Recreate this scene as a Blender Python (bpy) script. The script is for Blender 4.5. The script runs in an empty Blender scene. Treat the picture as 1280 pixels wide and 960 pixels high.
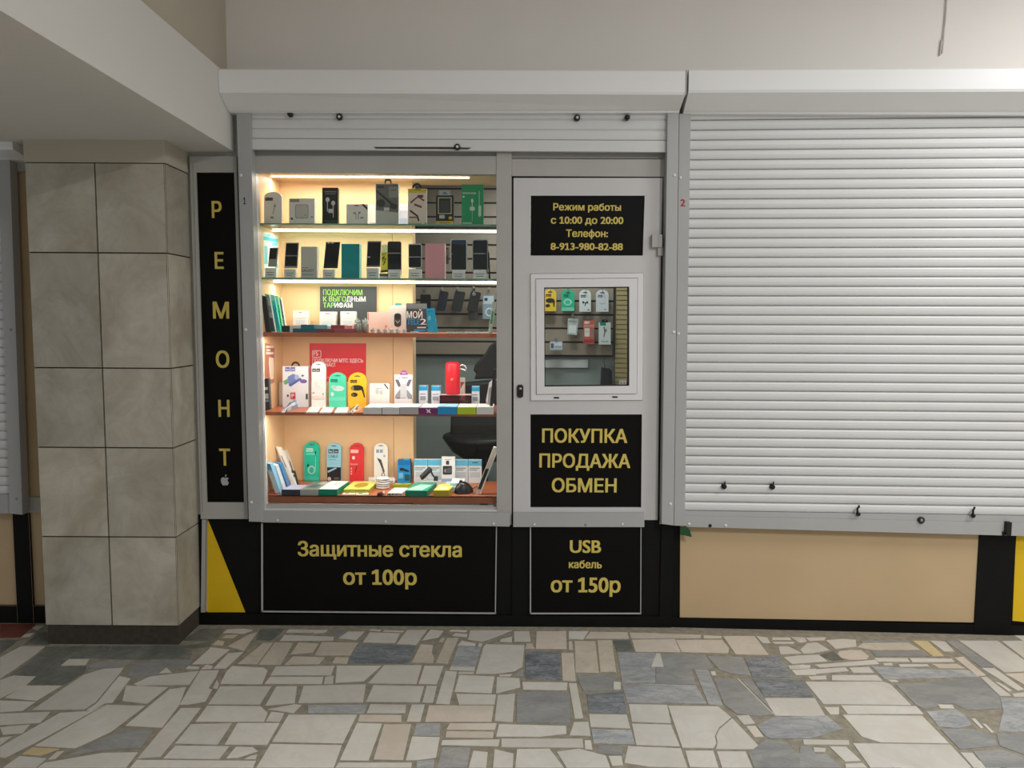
import bpy, bmesh, math, random
from mathutils import Vector, Matrix
random.seed(7)
S = bpy.context.scene
COL = S.collection

# ---------------------------------------------------------------- camera
FPX, CAMY, CAMH = 961.0, -4.09, 1.676
PITCH, ROLL = math.radians(4.76), 0.006
fw = Vector((0, math.cos(PITCH), -math.sin(PITCH)))
u0 = Vector((0, math.sin(PITCH), math.cos(PITCH)))
r0 = Vector((1, 0, 0))
CR_, CU_ = (r0 * math.cos(ROLL) + u0 * math.sin(ROLL)), (u0 * math.cos(ROLL) - r0 * math.sin(ROLL))
CPOS = Vector((0, CAMY, CAMH))
cam = bpy.data.cameras.new('camera')
cam.sensor_width = 36; cam.lens = 36 * FPX / 1280; cam.clip_start = 0.05
camo = bpy.data.objects.new('camera', cam); COL.objects.link(camo)
m = Matrix((CR_, CU_, -fw)).transposed().to_4x4(); m.translation = CPOS
camo.matrix_world = m
S.camera = camo

# ---------------------------------------------------------------- world, lamps, exposure
S.view_settings.view_transform = 'Standard'
S.view_settings.look = 'None'
S.view_settings.gamma = 1.0
S.view_settings.use_curve_mapping = False
S.view_settings.exposure = 0.0
S.cycles.use_denoising = True
S.cycles.max_bounces = 8
S.cycles.transparent_max_bounces = 16
S.cycles.sample_clamp_indirect = 6.0
W = bpy.data.worlds.new('World'); S.world = W; W.use_nodes = True
bg = W.node_tree.nodes['Background']
bg.inputs[0].default_value = (0.92, 0.95, 1.0, 1); bg.inputs[1].default_value = 0.38

def area(name, loc, size, energy, color, target, shape='RECTANGLE'):
    l = bpy.data.lights.new(name, 'AREA'); l.shape = shape
    l.size, l.size_y = size; l.energy = energy; l.color = color
    o = bpy.data.objects.new(name, l); COL.objects.link(o)
    o.location = loc
    o.rotation_euler = (Vector(target) - Vector(loc)).to_track_quat('-Z', 'Y').to_euler()
    return o
CORR_LAMPS = [((3.3, -1.75, 3.72), 62), ((2.4, -4.4, 3.72), 145)]
for p_, e_ in CORR_LAMPS:
    area('corridor_lamp', p_, (0.25, 1.2), e_, (1.0, 0.995, 0.985), (p_[0], p_[1], 0))
# ---------------------------------------------------------------- helpers
def lin(v):
    v /= 255.0
    return v / 12.92 if v <= 0.04045 else ((v + 0.055) / 1.055) ** 2.4
def rgb(c): return (lin(c[0]), lin(c[1]), lin(c[2]), 1)

MATS = {}
def mat(name, c, rough=0.5, metal=0.0, var=0.06, scale=9.0, emit=0.0, bump=0.0, spec=0.5):
    if name in MATS: return MATS[name]
    M = bpy.data.materials.new(name); M.use_nodes = True
    nt = M.node_tree; p = nt.nodes['Principled BSDF']
    p.inputs['Roughness'].default_value = rough; p.inputs['Metallic'].default_value = metal
    p.inputs['Specular IOR Level'].default_value = spec
    base = rgb(c)
    p.inputs['Base Color'].default_value = base
    if var > 0:
        tc = nt.nodes.new('ShaderNodeTexCoord'); n = nt.nodes.new('ShaderNodeTexNoise')
        n.inputs['Scale'].default_value = scale; n.inputs['Detail'].default_value = 5
        nt.links.new(tc.outputs['Object'], n.inputs['Vector'])
        r = nt.nodes.new('ShaderNodeValToRGB')
        a, b = 1 - var, 1 + var
        r.color_ramp.elements[0].position = 0.3; r.color_ramp.elements[1].position = 0.7
        r.color_ramp.elements[0].color = tuple(min(1, x * a) for x in base[:3]) + (1,)
        r.color_ramp.elements[1].color = tuple(min(1, x * b) for x in base[:3]) + (1,)
        nt.links.new(n.outputs['Fac'], r.inputs['Fac']); nt.links.new(r.outputs['Color'], p.inputs['Base Color'])
        if bump:
            bn = nt.nodes.new('ShaderNodeBump'); bn.inputs['Strength'].default_value = bump; bn.inputs['Distance'].default_value = 0.003
            nt.links.new(n.outputs['Fac'], bn.inputs['Height']); nt.links.new(bn.outputs['Normal'], p.inputs['Normal'])
    if emit:
        p.inputs['Emission Color'].default_value = base; p.inputs['Emission Strength'].default_value = emit
    MATS[name] = M
    return M

def glass(name, tint, refl=0.05, rough=0.02):
    M = bpy.data.materials.new(name); M.use_nodes = True; nt = M.node_tree
    nt.nodes.clear()
    o = nt.nodes.new('ShaderNodeOutputMaterial'); mx = nt.nodes.new('ShaderNodeMixShader')
    t = nt.nodes.new('ShaderNodeBsdfTransparent'); g = nt.nodes.new('ShaderNodeBsdfGlossy')
    lw = nt.nodes.new('ShaderNodeFresnel'); lw.inputs['IOR'].default_value = 1.25 + refl
    t.inputs[0].default_value = rgb(tint); g.inputs['Roughness'].default_value = rough
    nt.links.new(lw.outputs[0], mx.inputs[0]); nt.links.new(t.outputs[0], mx.inputs[1]); nt.links.new(g.outputs[0], mx.inputs[2])
    nt.links.new(mx.outputs[0], o.inputs[0])
    MATS[name] = M
    return M

def stone(name, c1, c2, vein, scale, rough, amount=0.5, island=0.10, stretch=(1, 1, 1), rot=(0.2, 0.6, 0.5)):
    """veined marble: two tones, warped veins and a little difference from slab to slab"""
    M = bpy.data.materials.new(name); M.use_nodes = True; nt = M.node_tree; L = nt.links.new
    p = nt.nodes['Principled BSDF']; p.inputs['Roughness'].default_value = rough
    tc = nt.nodes.new('ShaderNodeTexCoord'); geo = nt.nodes.new('ShaderNodeNewGeometry')
    mp = nt.nodes.new('ShaderNodeMapping'); mp.inputs['Scale'].default_value = stretch; mp.inputs['Rotation'].default_value = rot
    off = nt.nodes.new('ShaderNodeVectorMath'); off.operation = 'SCALE'; off.inputs['Scale'].default_value = 7.0
    cmb = nt.nodes.new('ShaderNodeCombineXYZ')
    for i in range(3): L(geo.outputs['Random Per Island'], cmb.inputs[i])
    L(cmb.outputs[0], off.inputs[0])
    add = nt.nodes.new('ShaderNodeVectorMath'); add.operation = 'ADD'
    L(tc.outputs['Object'], add.inputs[0]); L(off.outputs[0], add.inputs[1]); L(add.outputs[0], mp.inputs['Vector'])
    n1 = nt.nodes.new('ShaderNodeTexNoise'); n1.inputs['Scale'].default_value = scale; n1.inputs['Detail'].default_value = 8
    n1.inputs['Roughness'].default_value = 0.6; n1.inputs['Distortion'].default_value = 0.8
    n2 = nt.nodes.new('ShaderNodeTexNoise'); n2.inputs['Scale'].default_value = scale * 1.7; n2.inputs['Detail'].default_value = 6
    n2.inputs['Distortion'].default_value = 1.6
    L(mp.outputs[0], n1.inputs['Vector']); L(mp.outputs[0], n2.inputs['Vector'])
    r1 = nt.nodes.new('ShaderNodeValToRGB'); e = r1.color_ramp.elements
    e[0].position, e[1].position = 0.35, 0.66; e[0].color, e[1].color = rgb(c1), rgb(c2)
    L(n1.outputs['Fac'], r1.inputs['Fac'])
    r2 = nt.nodes.new('ShaderNodeValToRGB'); e = r2.color_ramp.elements
    e[0].position, e[0].color = 0.44, (0, 0, 0, 1)
    e[1].position, e[1].color = 0.5, (amount,) * 3 + (1,)
    x = r2.color_ramp.elements.new(0.57); x.color = (0, 0, 0, 1)
    L(n2.outputs['Fac'], r2.inputs['Fac'])
    mx = nt.nodes.new('ShaderNodeMix'); mx.data_type = 'RGBA'
    L(r2.outputs['Color'], mx.inputs[0]); L(r1.outputs['Color'], mx.inputs[6]); mx.inputs[7].default_value = rgb(vein)
    hs = nt.nodes.new('ShaderNodeHueSaturation')
    mr = nt.nodes.new('ShaderNodeMapRange'); mr.inputs[3].default_value = 1 - island; mr.inputs[4].default_value = 1 + island
    L(geo.outputs['Random Per Island'], mr.inputs[0]); L(mr.outputs[0], hs.inputs['Value'])
    L(mx.outputs[2], hs.inputs['Color']); L(hs.outputs['Color'], p.inputs['Base Color'])
    MATS[name] = M
    return M

class Frame:
    """a vertical plane: origin, heading; local x along it, local y into the wall"""
    def __init__(s, ox, oy, a):
        s.o = Vector((ox, oy, 0)); s.a = a
        s.u = Vector((math.cos(a), math.sin(a), 0)); s.v = Vector((-math.sin(a), math.cos(a), 0))
F0 = Frame(0, 0, 0)
def ray(px, py): return fw + CR_ * ((px - 640) / FPX) - CU_ * ((py - 480) / FPX)
def at(px, py, Y=0.0, fr=F0):
    d = ray(px, py); q = CPOS - fr.o
    t = (Y - q.dot(fr.v)) / d.dot(fr.v)
    h = q + d * t
    return (h.dot(fr.u), h.z)
def on_z(px, py, z):
    d = ray(px, py); t = (z - CPOS.z) / d.z
    h = CPOS + d * t
    return (h.x, h.y)
def proj(p):
    q = Vector(p) - CPOS; w = q.dot(fw)
    return (640 + FPX * q.dot(CR_) / w, 480 - FPX * q.dot(CU_) / w)

class MB:
    def __init__(s): s.v = []; s.f = []; s.m = []; s.mats = []; s.sm = []
    def mi(s, m):
        if isinstance(m, str): m = MATS[m]
        if m not in s.mats: s.mats.append(m)
        return s.mats.index(m)
    def add(s, vs, fs, m, smooth=False):
        b = len(s.v); k = s.mi(m)
        s.v += [tuple(v) for v in vs]
        for f in fs: s.f.append([b + i for i in f]); s.m.append(k); s.sm.append(smooth)
        return s
    def box(s, x0, x1, y0, y1, z0, z1, m, top=None, front=None):
        vs = [(x, y, z) for x in (x0, x1) for y in (y0, y1) for z in (z0, z1)]
        fs = [(0, 1, 3, 2), (4, 6, 7, 5), (2, 3, 7, 6), (0, 2, 6, 4)]
        s.add(vs, fs, m); s.add(vs, [(1, 5, 7, 3)], top or m); s.add(vs, [(0, 4, 5, 1)], front or m)
        return s
    def prism(s, poly, y0, y1, m, side=None, back=True):
        """poly in (x,z), extruded from y0 (front) to y1"""
        n = len(poly)
        a = sum(poly[i][0] * poly[(i + 1) % n][1] - poly[(i + 1) % n][0] * poly[i][1] for i in range(n))
        if a < 0: poly = poly[::-1]
        vs = [(x, y0, z) for x, z in poly] + [(x, y1, z) for x, z in poly]
        s.add(vs, [tuple(range(n))], m)
        fs = [(i, i + n, (i + 1) % n + n, (i + 1) % n) for i in range(n)]
        if back: fs.append(tuple(range(2 * n - 1, n - 1, -1)))
        return s.add(vs, fs, side or m)
    def slab(s, poly, z0, z1, m, side=None):
        """poly in (x,y), extruded in z"""
        n = len(poly)
        a = sum(poly[i][0] * poly[(i + 1) % n][1] - poly[(i + 1) % n][0] * poly[i][1] for i in range(n))
        if a < 0: poly = poly[::-1]
        vs = [(x, y, z1) for x, y in poly] + [(x, y, z0) for x, y in poly]
        s.add(vs, [tuple(range(n))], m)
        return s.add(vs, [((i + 1) % n, i, i + n, (i + 1) % n + n) for i in range(n)] + [tuple(range(2 * n - 1, n - 1, -1))], side or m)
    def tube(s, path, r, m, n=8, cap=True):
        rings = []
        P = [Vector(p) for p in path]
        for i, p in enumerate(P):
            t = (P[min(i + 1, len(P) - 1)] - P[max(i - 1, 0)]).normalized()
            a = t.cross(Vector((0.13, 0.29, 0.95))); a = (a if a.length > 1e-3 else t.cross(Vector((1, 0, 0)))).normalized(); b = t.cross(a)
            rr = r[i] if isinstance(r, (list, tuple)) else r
            rings.append([p + (a * math.cos(2 * math.pi * k / n) + b * math.sin(2 * math.pi * k / n)) * rr for k in range(n)])
        vs = [v for g in rings for v in g]; fs = []
        for i in range(len(P) - 1):
            for k in range(n): fs.append((i * n + k, i * n + (k + 1) % n, (i + 1) * n + (k + 1) % n, (i + 1) * n + k))
        if cap: fs += [tuple(range(n - 1, -1, -1)), tuple(range((len(P) - 1) * n, len(P) * n))]
        return s.add(vs, fs, m, True)
    def lathe(s, prof, c, axis, m, n=20):
        """prof: (radius, along); axis 'x','y','z'"""
        vs = []
        for r, h in prof:
            for k in range(n):
                a, b = r * math.cos(2 * math.pi * k / n), r * math.sin(2 * math.pi * k / n)
                q = {'z': (a, b, h), 'y': (a, h, b), 'x': (h, a, b)}[axis]
                vs.append((q[0] + c[0], q[1] + c[1], q[2] + c[2]))
        fs = [(i * n + k, i * n + (k + 1) % n, (i + 1) * n + (k + 1) % n, (i + 1) * n + k) for i in range(len(prof) - 1) for k in range(n)]
        fs += [tuple(range(n - 1, -1, -1)), tuple(range((len(prof) - 1) * n, len(prof) * n))]
        return s.add(vs, fs, m, True)
    def text(s, txt, x0, x1, zb, zc, y, m, bold=0.018, spacing=1.0):
        """letters filling x0..x1, baseline zb, capital height to zc, on the plane y"""
        vs, fs = glyphs(txt, bold, spacing)
        n = len(vs); b = bold * .5 if bold > .02 else 0      # a second pass thickens the level strokes
        vs = [(v[0], v[1] + b, 0) for v in vs] + ([(v[0], v[1] - b, 1e-4) for v in vs] if b else [])
        if b: fs = fs + [tuple(i + n for i in f) for f in fs]
        xa, xb = min(v[0] for v in vs), max(v[0] for v in vs)
        k = (x1 - x0) / (xb - xa); kz = (zc - zb) / CAP[0]
        return s.add([(x0 + (v[0] - xa) * k, y - v[2], zb + v[1] * kz) for v in vs], fs, m)
    def build(s, name, parent=None, loc=(0, 0, 0), fr=None, bevel=0, link=True):
        loc = Vector(loc)
        me = bpy.data.meshes.new(name)
        me.from_pydata([tuple(Vector(v) - loc) for v in s.v], [], s.f)
        for q in s.mats: me.materials.append(q)
        me.polygons.foreach_set('material_index', s.m); me.polygons.foreach_set('use_smooth', s.sm)
        me.validate(); me.update()
        b = bmesh.new(); b.from_mesh(me)
        bmesh.ops.remove_doubles(b, verts=b.verts, dist=1e-6)
        if bevel:
            bmesh.ops.bevel(b, geom=[e for e in b.edges if len(e.link_faces) == 2 and e.calc_face_angle(0) > 0.6], offset=bevel, segments=2, profile=0.7, affect='EDGES', clamp_overlap=True)
        bmesh.ops.recalc_face_normals(b, faces=b.faces); b.to_mesh(me); b.free()
        o = bpy.data.objects.new(name, me); COL.objects.link(o)
        if parent is not None: o.parent = parent
        elif fr is not None:
            o.location = fr.o + fr.u * loc.x + fr.v * loc.y + Vector((0, 0, loc.z)); o.rotation_euler = (0, 0, fr.a)
        else: o.location = loc
        return o

CAP = [0.727]
_g = {}
def outline(txt, spacing):
    """closed contours of a line of text (lists of points), straight from the built-in font's curves"""
    c = bpy.data.curves.new('t', 'FONT'); c.body = txt; c.size = 1; c.space_character = spacing
    o = bpy.data.objects.new('t', c); COL.objects.link(o)
    cu = o.to_curve(bpy.context.evaluated_depsgraph_get()); R_ = []
    for sp in cu.splines:
        P = sp.bezier_points; pts = []
        for a, b in zip(P, list(P[1:]) + [P[0]]):
            p0, p1, p2, p3 = a.co, a.handle_right, b.handle_left, b.co
            n = 1 if ((p1 - p0).cross(p3 - p0).length < 1e-5 and (p2 - p0).cross(p3 - p0).length < 1e-5) else 4
            for k in range(n):
                t = k / n; q = p0 * (1 - t) ** 3 + p1 * 3 * t * (1 - t) ** 2 + p2 * 3 * t * t * (1 - t) + p3 * t ** 3
                pts.append((q.x, round(q.y, 3)))
        R_.append(pts)
    o.to_curve_clear(); bpy.data.objects.remove(o); bpy.data.curves.remove(c)
    return R_
def glyphs(txt, bold, spacing):
    """flat letters as stacked trapezoids; bold widens every stroke"""
    k = (txt, bold, spacing)
    if k in _g: return _g[k]
    C = outline(txt, spacing)
    for i, ch in enumerate(txt):
        if ch == '1':                    # give the plain bar its flag and foot
            xr = max(p[0] for q in outline(txt[:i] + '1', spacing) for p in q); xl = xr - 0.1
            C += [[(xl + .02, .68), (xl - .16, .585), (xl - .16, .49), (xl + .02, .575)], [(xl - .14, 0), (xr + .14, 0), (xr + .14, .085), (xl - .14, .085)]]
            if sum(C[-1][a][0] * C[-1][(a + 1) % 4][1] - C[-1][(a + 1) % 4][0] * C[-1][a][1] for a in range(4)) * sum(C[-2][a][0] * C[-2][(a + 1) % 4][1] - C[-2][(a + 1) % 4][0] * C[-2][a][1] for a in range(4)) < 0: C[-1].reverse()
            b_ = [q for q in C[:-2] if abs(max(p[0] for p in q) - xr) < 1e-4][0]
            sg = lambda q: sum(q[a][0] * q[(a + 1) % len(q)][1] - q[(a + 1) % len(q)][0] * q[a][1] for a in range(len(q)))
            if sg(b_) * sg(C[-1]) < 0: C[-1].reverse(); C[-2].reverse()
    E = []
    for q in C:
        for a, b in zip(q, q[1:] + q[:1]):
            if a[1] != b[1]: E.append((a, b, 1) if a[1] < b[1] else (b, a, -1))
    ys = sorted({p[1] for q in C for p in q}); vs, fs = [], []
    for y0, y1 in zip(ys, ys[1:]):
        if y1 - y0 < 5e-4: continue
        X = []
        for a, b, w in E:
            if a[1] <= y0 + 1e-6 and b[1] >= y1 - 1e-6:
                f = lambda y: a[0] + (b[0] - a[0]) * (y - a[1]) / (b[1] - a[1])
                X.append((f(y0), f(y1), w))
        X.sort(key=lambda e: e[0] + e[1]); wn = 0; iv = []
        for e in X:
            if wn == 0: st = e
            wn += e[2]
            if wn == 0:
                A = (st[0] - bold, st[1] - bold, e[0] + bold, e[1] + bold)
                if iv and A[0] <= iv[-1][2] and A[1] <= iv[-1][3]: iv[-1] = (iv[-1][0], iv[-1][1], max(iv[-1][2], A[2]), max(iv[-1][3], A[3]))
                else: iv.append(A)
        for A in iv:
            n = len(vs); vs += [(A[0], y0), (A[2], y0), (A[3], y1), (A[1], y1)]; fs.append((n, n + 1, n + 2, n + 3))
    _g[k] = (vs, fs)
    return _g[k]
_h = glyphs('H', 0, 1.0); CAP[0] = max(v[1] for v in _h[0])

def tag(o, label=None, cat=None, group=None, kind=None):
    if label: o['label'] = label
    if cat: o['category'] = cat
    if group: o['group'] = group
    if kind: o['kind'] = kind
    return o
def empty(name, loc=(0, 0, 0), fr=None):
    o = bpy.data.objects.new(name, None); COL.objects.link(o); o.empty_display_size = 0.05
    loc = Vector(loc)
    if fr: o.location = fr.o + fr.u * loc.x + fr.v * loc.y + Vector((0, 0, loc.z)); o.rotation_euler = (0, 0, fr.a)
    else: o.location = loc
    return o
def quad(pts, Y=0.0, fr=F0): return [at(x, y, Y, fr) for x, y in pts]
def ell(cx, cy, rx, ry, n=14, a0=0, a1=360): return [(cx + rx * math.cos(math.radians(a0 + (a1 - a0) * i / (n if a1 - a0 == 360 else n - 1))), cy - ry * math.sin(math.radians(a0 + (a1 - a0) * i / (n if a1 - a0 == 360 else n - 1)))) for i in range(n)]
def rc(x0, y0, x1, y1): return [(x0, y0), (x1, y0), (x1, y1), (x0, y1)]
def arch(x0, y0, x1, y1, ry=None):
    r = (x1 - x0) / 2; ry = ry or r
    return ell((x0 + x1) / 2, y0 + ry, r, ry, 12, 0, 180) + [(x0, y1), (x1, y1)]
def rr(x0, y0, x1, y1, r):
    return ell(x1 - r, y0 + r, r, r, 5, 0, 90) + ell(x0 + r, y0 + r, r, r, 5, 90, 180) + ell(x0 + r, y1 - r, r, r, 5, 180, 270) + ell(x1 - r, y1 - r, r, r, 5, 270, 360)
# ---------------------------------------------------------------- materials of the building
mat('plaster', (230, 226, 220), 0.9, var=0.025, scale=1.6, bump=0.05)
mat('plaster_beam', (214, 212, 206), 0.9, var=0.02, scale=1.4)
mat('plaster_beige', (188, 180, 162), 0.9, var=0.03, scale=1.4)
mat('white_metal', (238, 238, 237), 0.45, var=0.02, scale=2.0)
mat('slat_white', (216, 216, 214), 0.42, var=0.02, scale=3.0)
mat('grey_metal', (172, 172, 170), 0.42, var=0.03, scale=3.0)
mat('grey_profile', (176, 174, 168), 0.45, var=0.04, scale=4.0)
mat('door_grey', (204, 202, 201), 0.42, var=0.02, scale=4.0)
mat('pvc_white', (228, 226, 226), 0.4, var=0.015, scale=4.0)
mat('black_paint', (9, 10, 8), 0.6, var=0.35, scale=6.0, spec=0.2)
mat('black_film', (6, 5, 4), 0.5, var=0.1, scale=6.0, spec=0.15)
mat('gold_film', (214, 192, 92), 0.5, var=0.07, scale=22.0)
mat('yellow_film', (226, 186, 12), 0.5, var=0.06, scale=5.0)
mat('apple_grey', (178, 178, 178), 0.5, var=0.03)
mat('rubber_black', (10, 10, 10), 0.6, var=0.1)
mat('dark_metal', (52, 50, 46), 0.4, 0.6, var=0.2, scale=60)
mat('steel', (168, 166, 160), 0.35, 0.8, var=0.08, scale=50)
mat('screw_white', (228, 226, 222), 0.35, var=0.02)
mat('stain_dark', (70, 68, 62), 0.7, var=0.3, scale=40)
mat('red_paint', (170, 50, 55), 0.6, var=0.1, scale=50)
mat('beige_panel', (194, 168, 130), 0.65, var=0.05, scale=2.2)
mat('leaf_green', (16, 74, 34), 0.5, var=0.2, scale=60)
glass('pane_glass', (247, 249, 248), 0.06)
glass('shelf_glass', (222, 240, 232), 0.08)
mat('glass_edge', (120, 168, 146), 0.15, var=0.08, scale=8)
stone('pillar_marble', (166, 158, 139), (200, 194, 178), (132, 122, 103), 3.2, 0.45, 0.13, 0.12)
stone('plinth_marble', (142, 141, 132), (164, 162, 152), (104, 102, 94), 4.0, 0.5, 0.3, 0.06)
mat('grout_dark', (64, 58, 48), 0.9, var=0.2, scale=40)
mat('floor_grout', (146, 139, 123), 0.85, var=0.22, scale=30)
stone('tile_white', (204, 200, 190), (216, 213, 205), (198, 192, 181), 3.5, 0.42, 0.35, 0.06)
stone('tile_cream', (196, 187, 171), (210, 200, 184), (178, 164, 144), 3.5, 0.42, 0.35, 0.06)
stone('tile_pink', (204, 193, 178), (216, 206, 193), (198, 182, 164), 3.5, 0.42, 0.35, 0.05)
stone('tile_grey', (142, 143, 142), (164, 164, 160), (124, 127, 128), 4.0, 0.4, 0.4, 0.08, stretch=(1, 2.2, 1))
stone('tile_blue', (156, 159, 161), (186, 187, 186), (126, 131, 137), 5.0, 0.4, 0.6, 0.08, stretch=(1, 2.5, 1))
stone('tile_dark', (116, 122, 126), (154, 158, 161), (88, 97, 104), 6.0, 0.38, 0.8, 0.08, stretch=(1, 2.5, 1))
stone('tile_slate', (108, 112, 106), (132, 134, 126), (84, 88, 82), 5.0, 0.45, 0.5, 0.05)
stone('tile_yellow', (206, 186, 140), (216, 200, 158), (190, 168, 120), 5.0, 0.42, 0.3, 0.03)
stone('tile_red', (120, 66, 56), (140, 82, 68), (90, 52, 46), 5.0, 0.45, 0.3, 0.05)

# the bay on the right stands a little out of line with the kiosk
BAYX = at(846, 400)[0]
FR = Frame(BAYX, 0, -math.radians(2.6))

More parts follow.
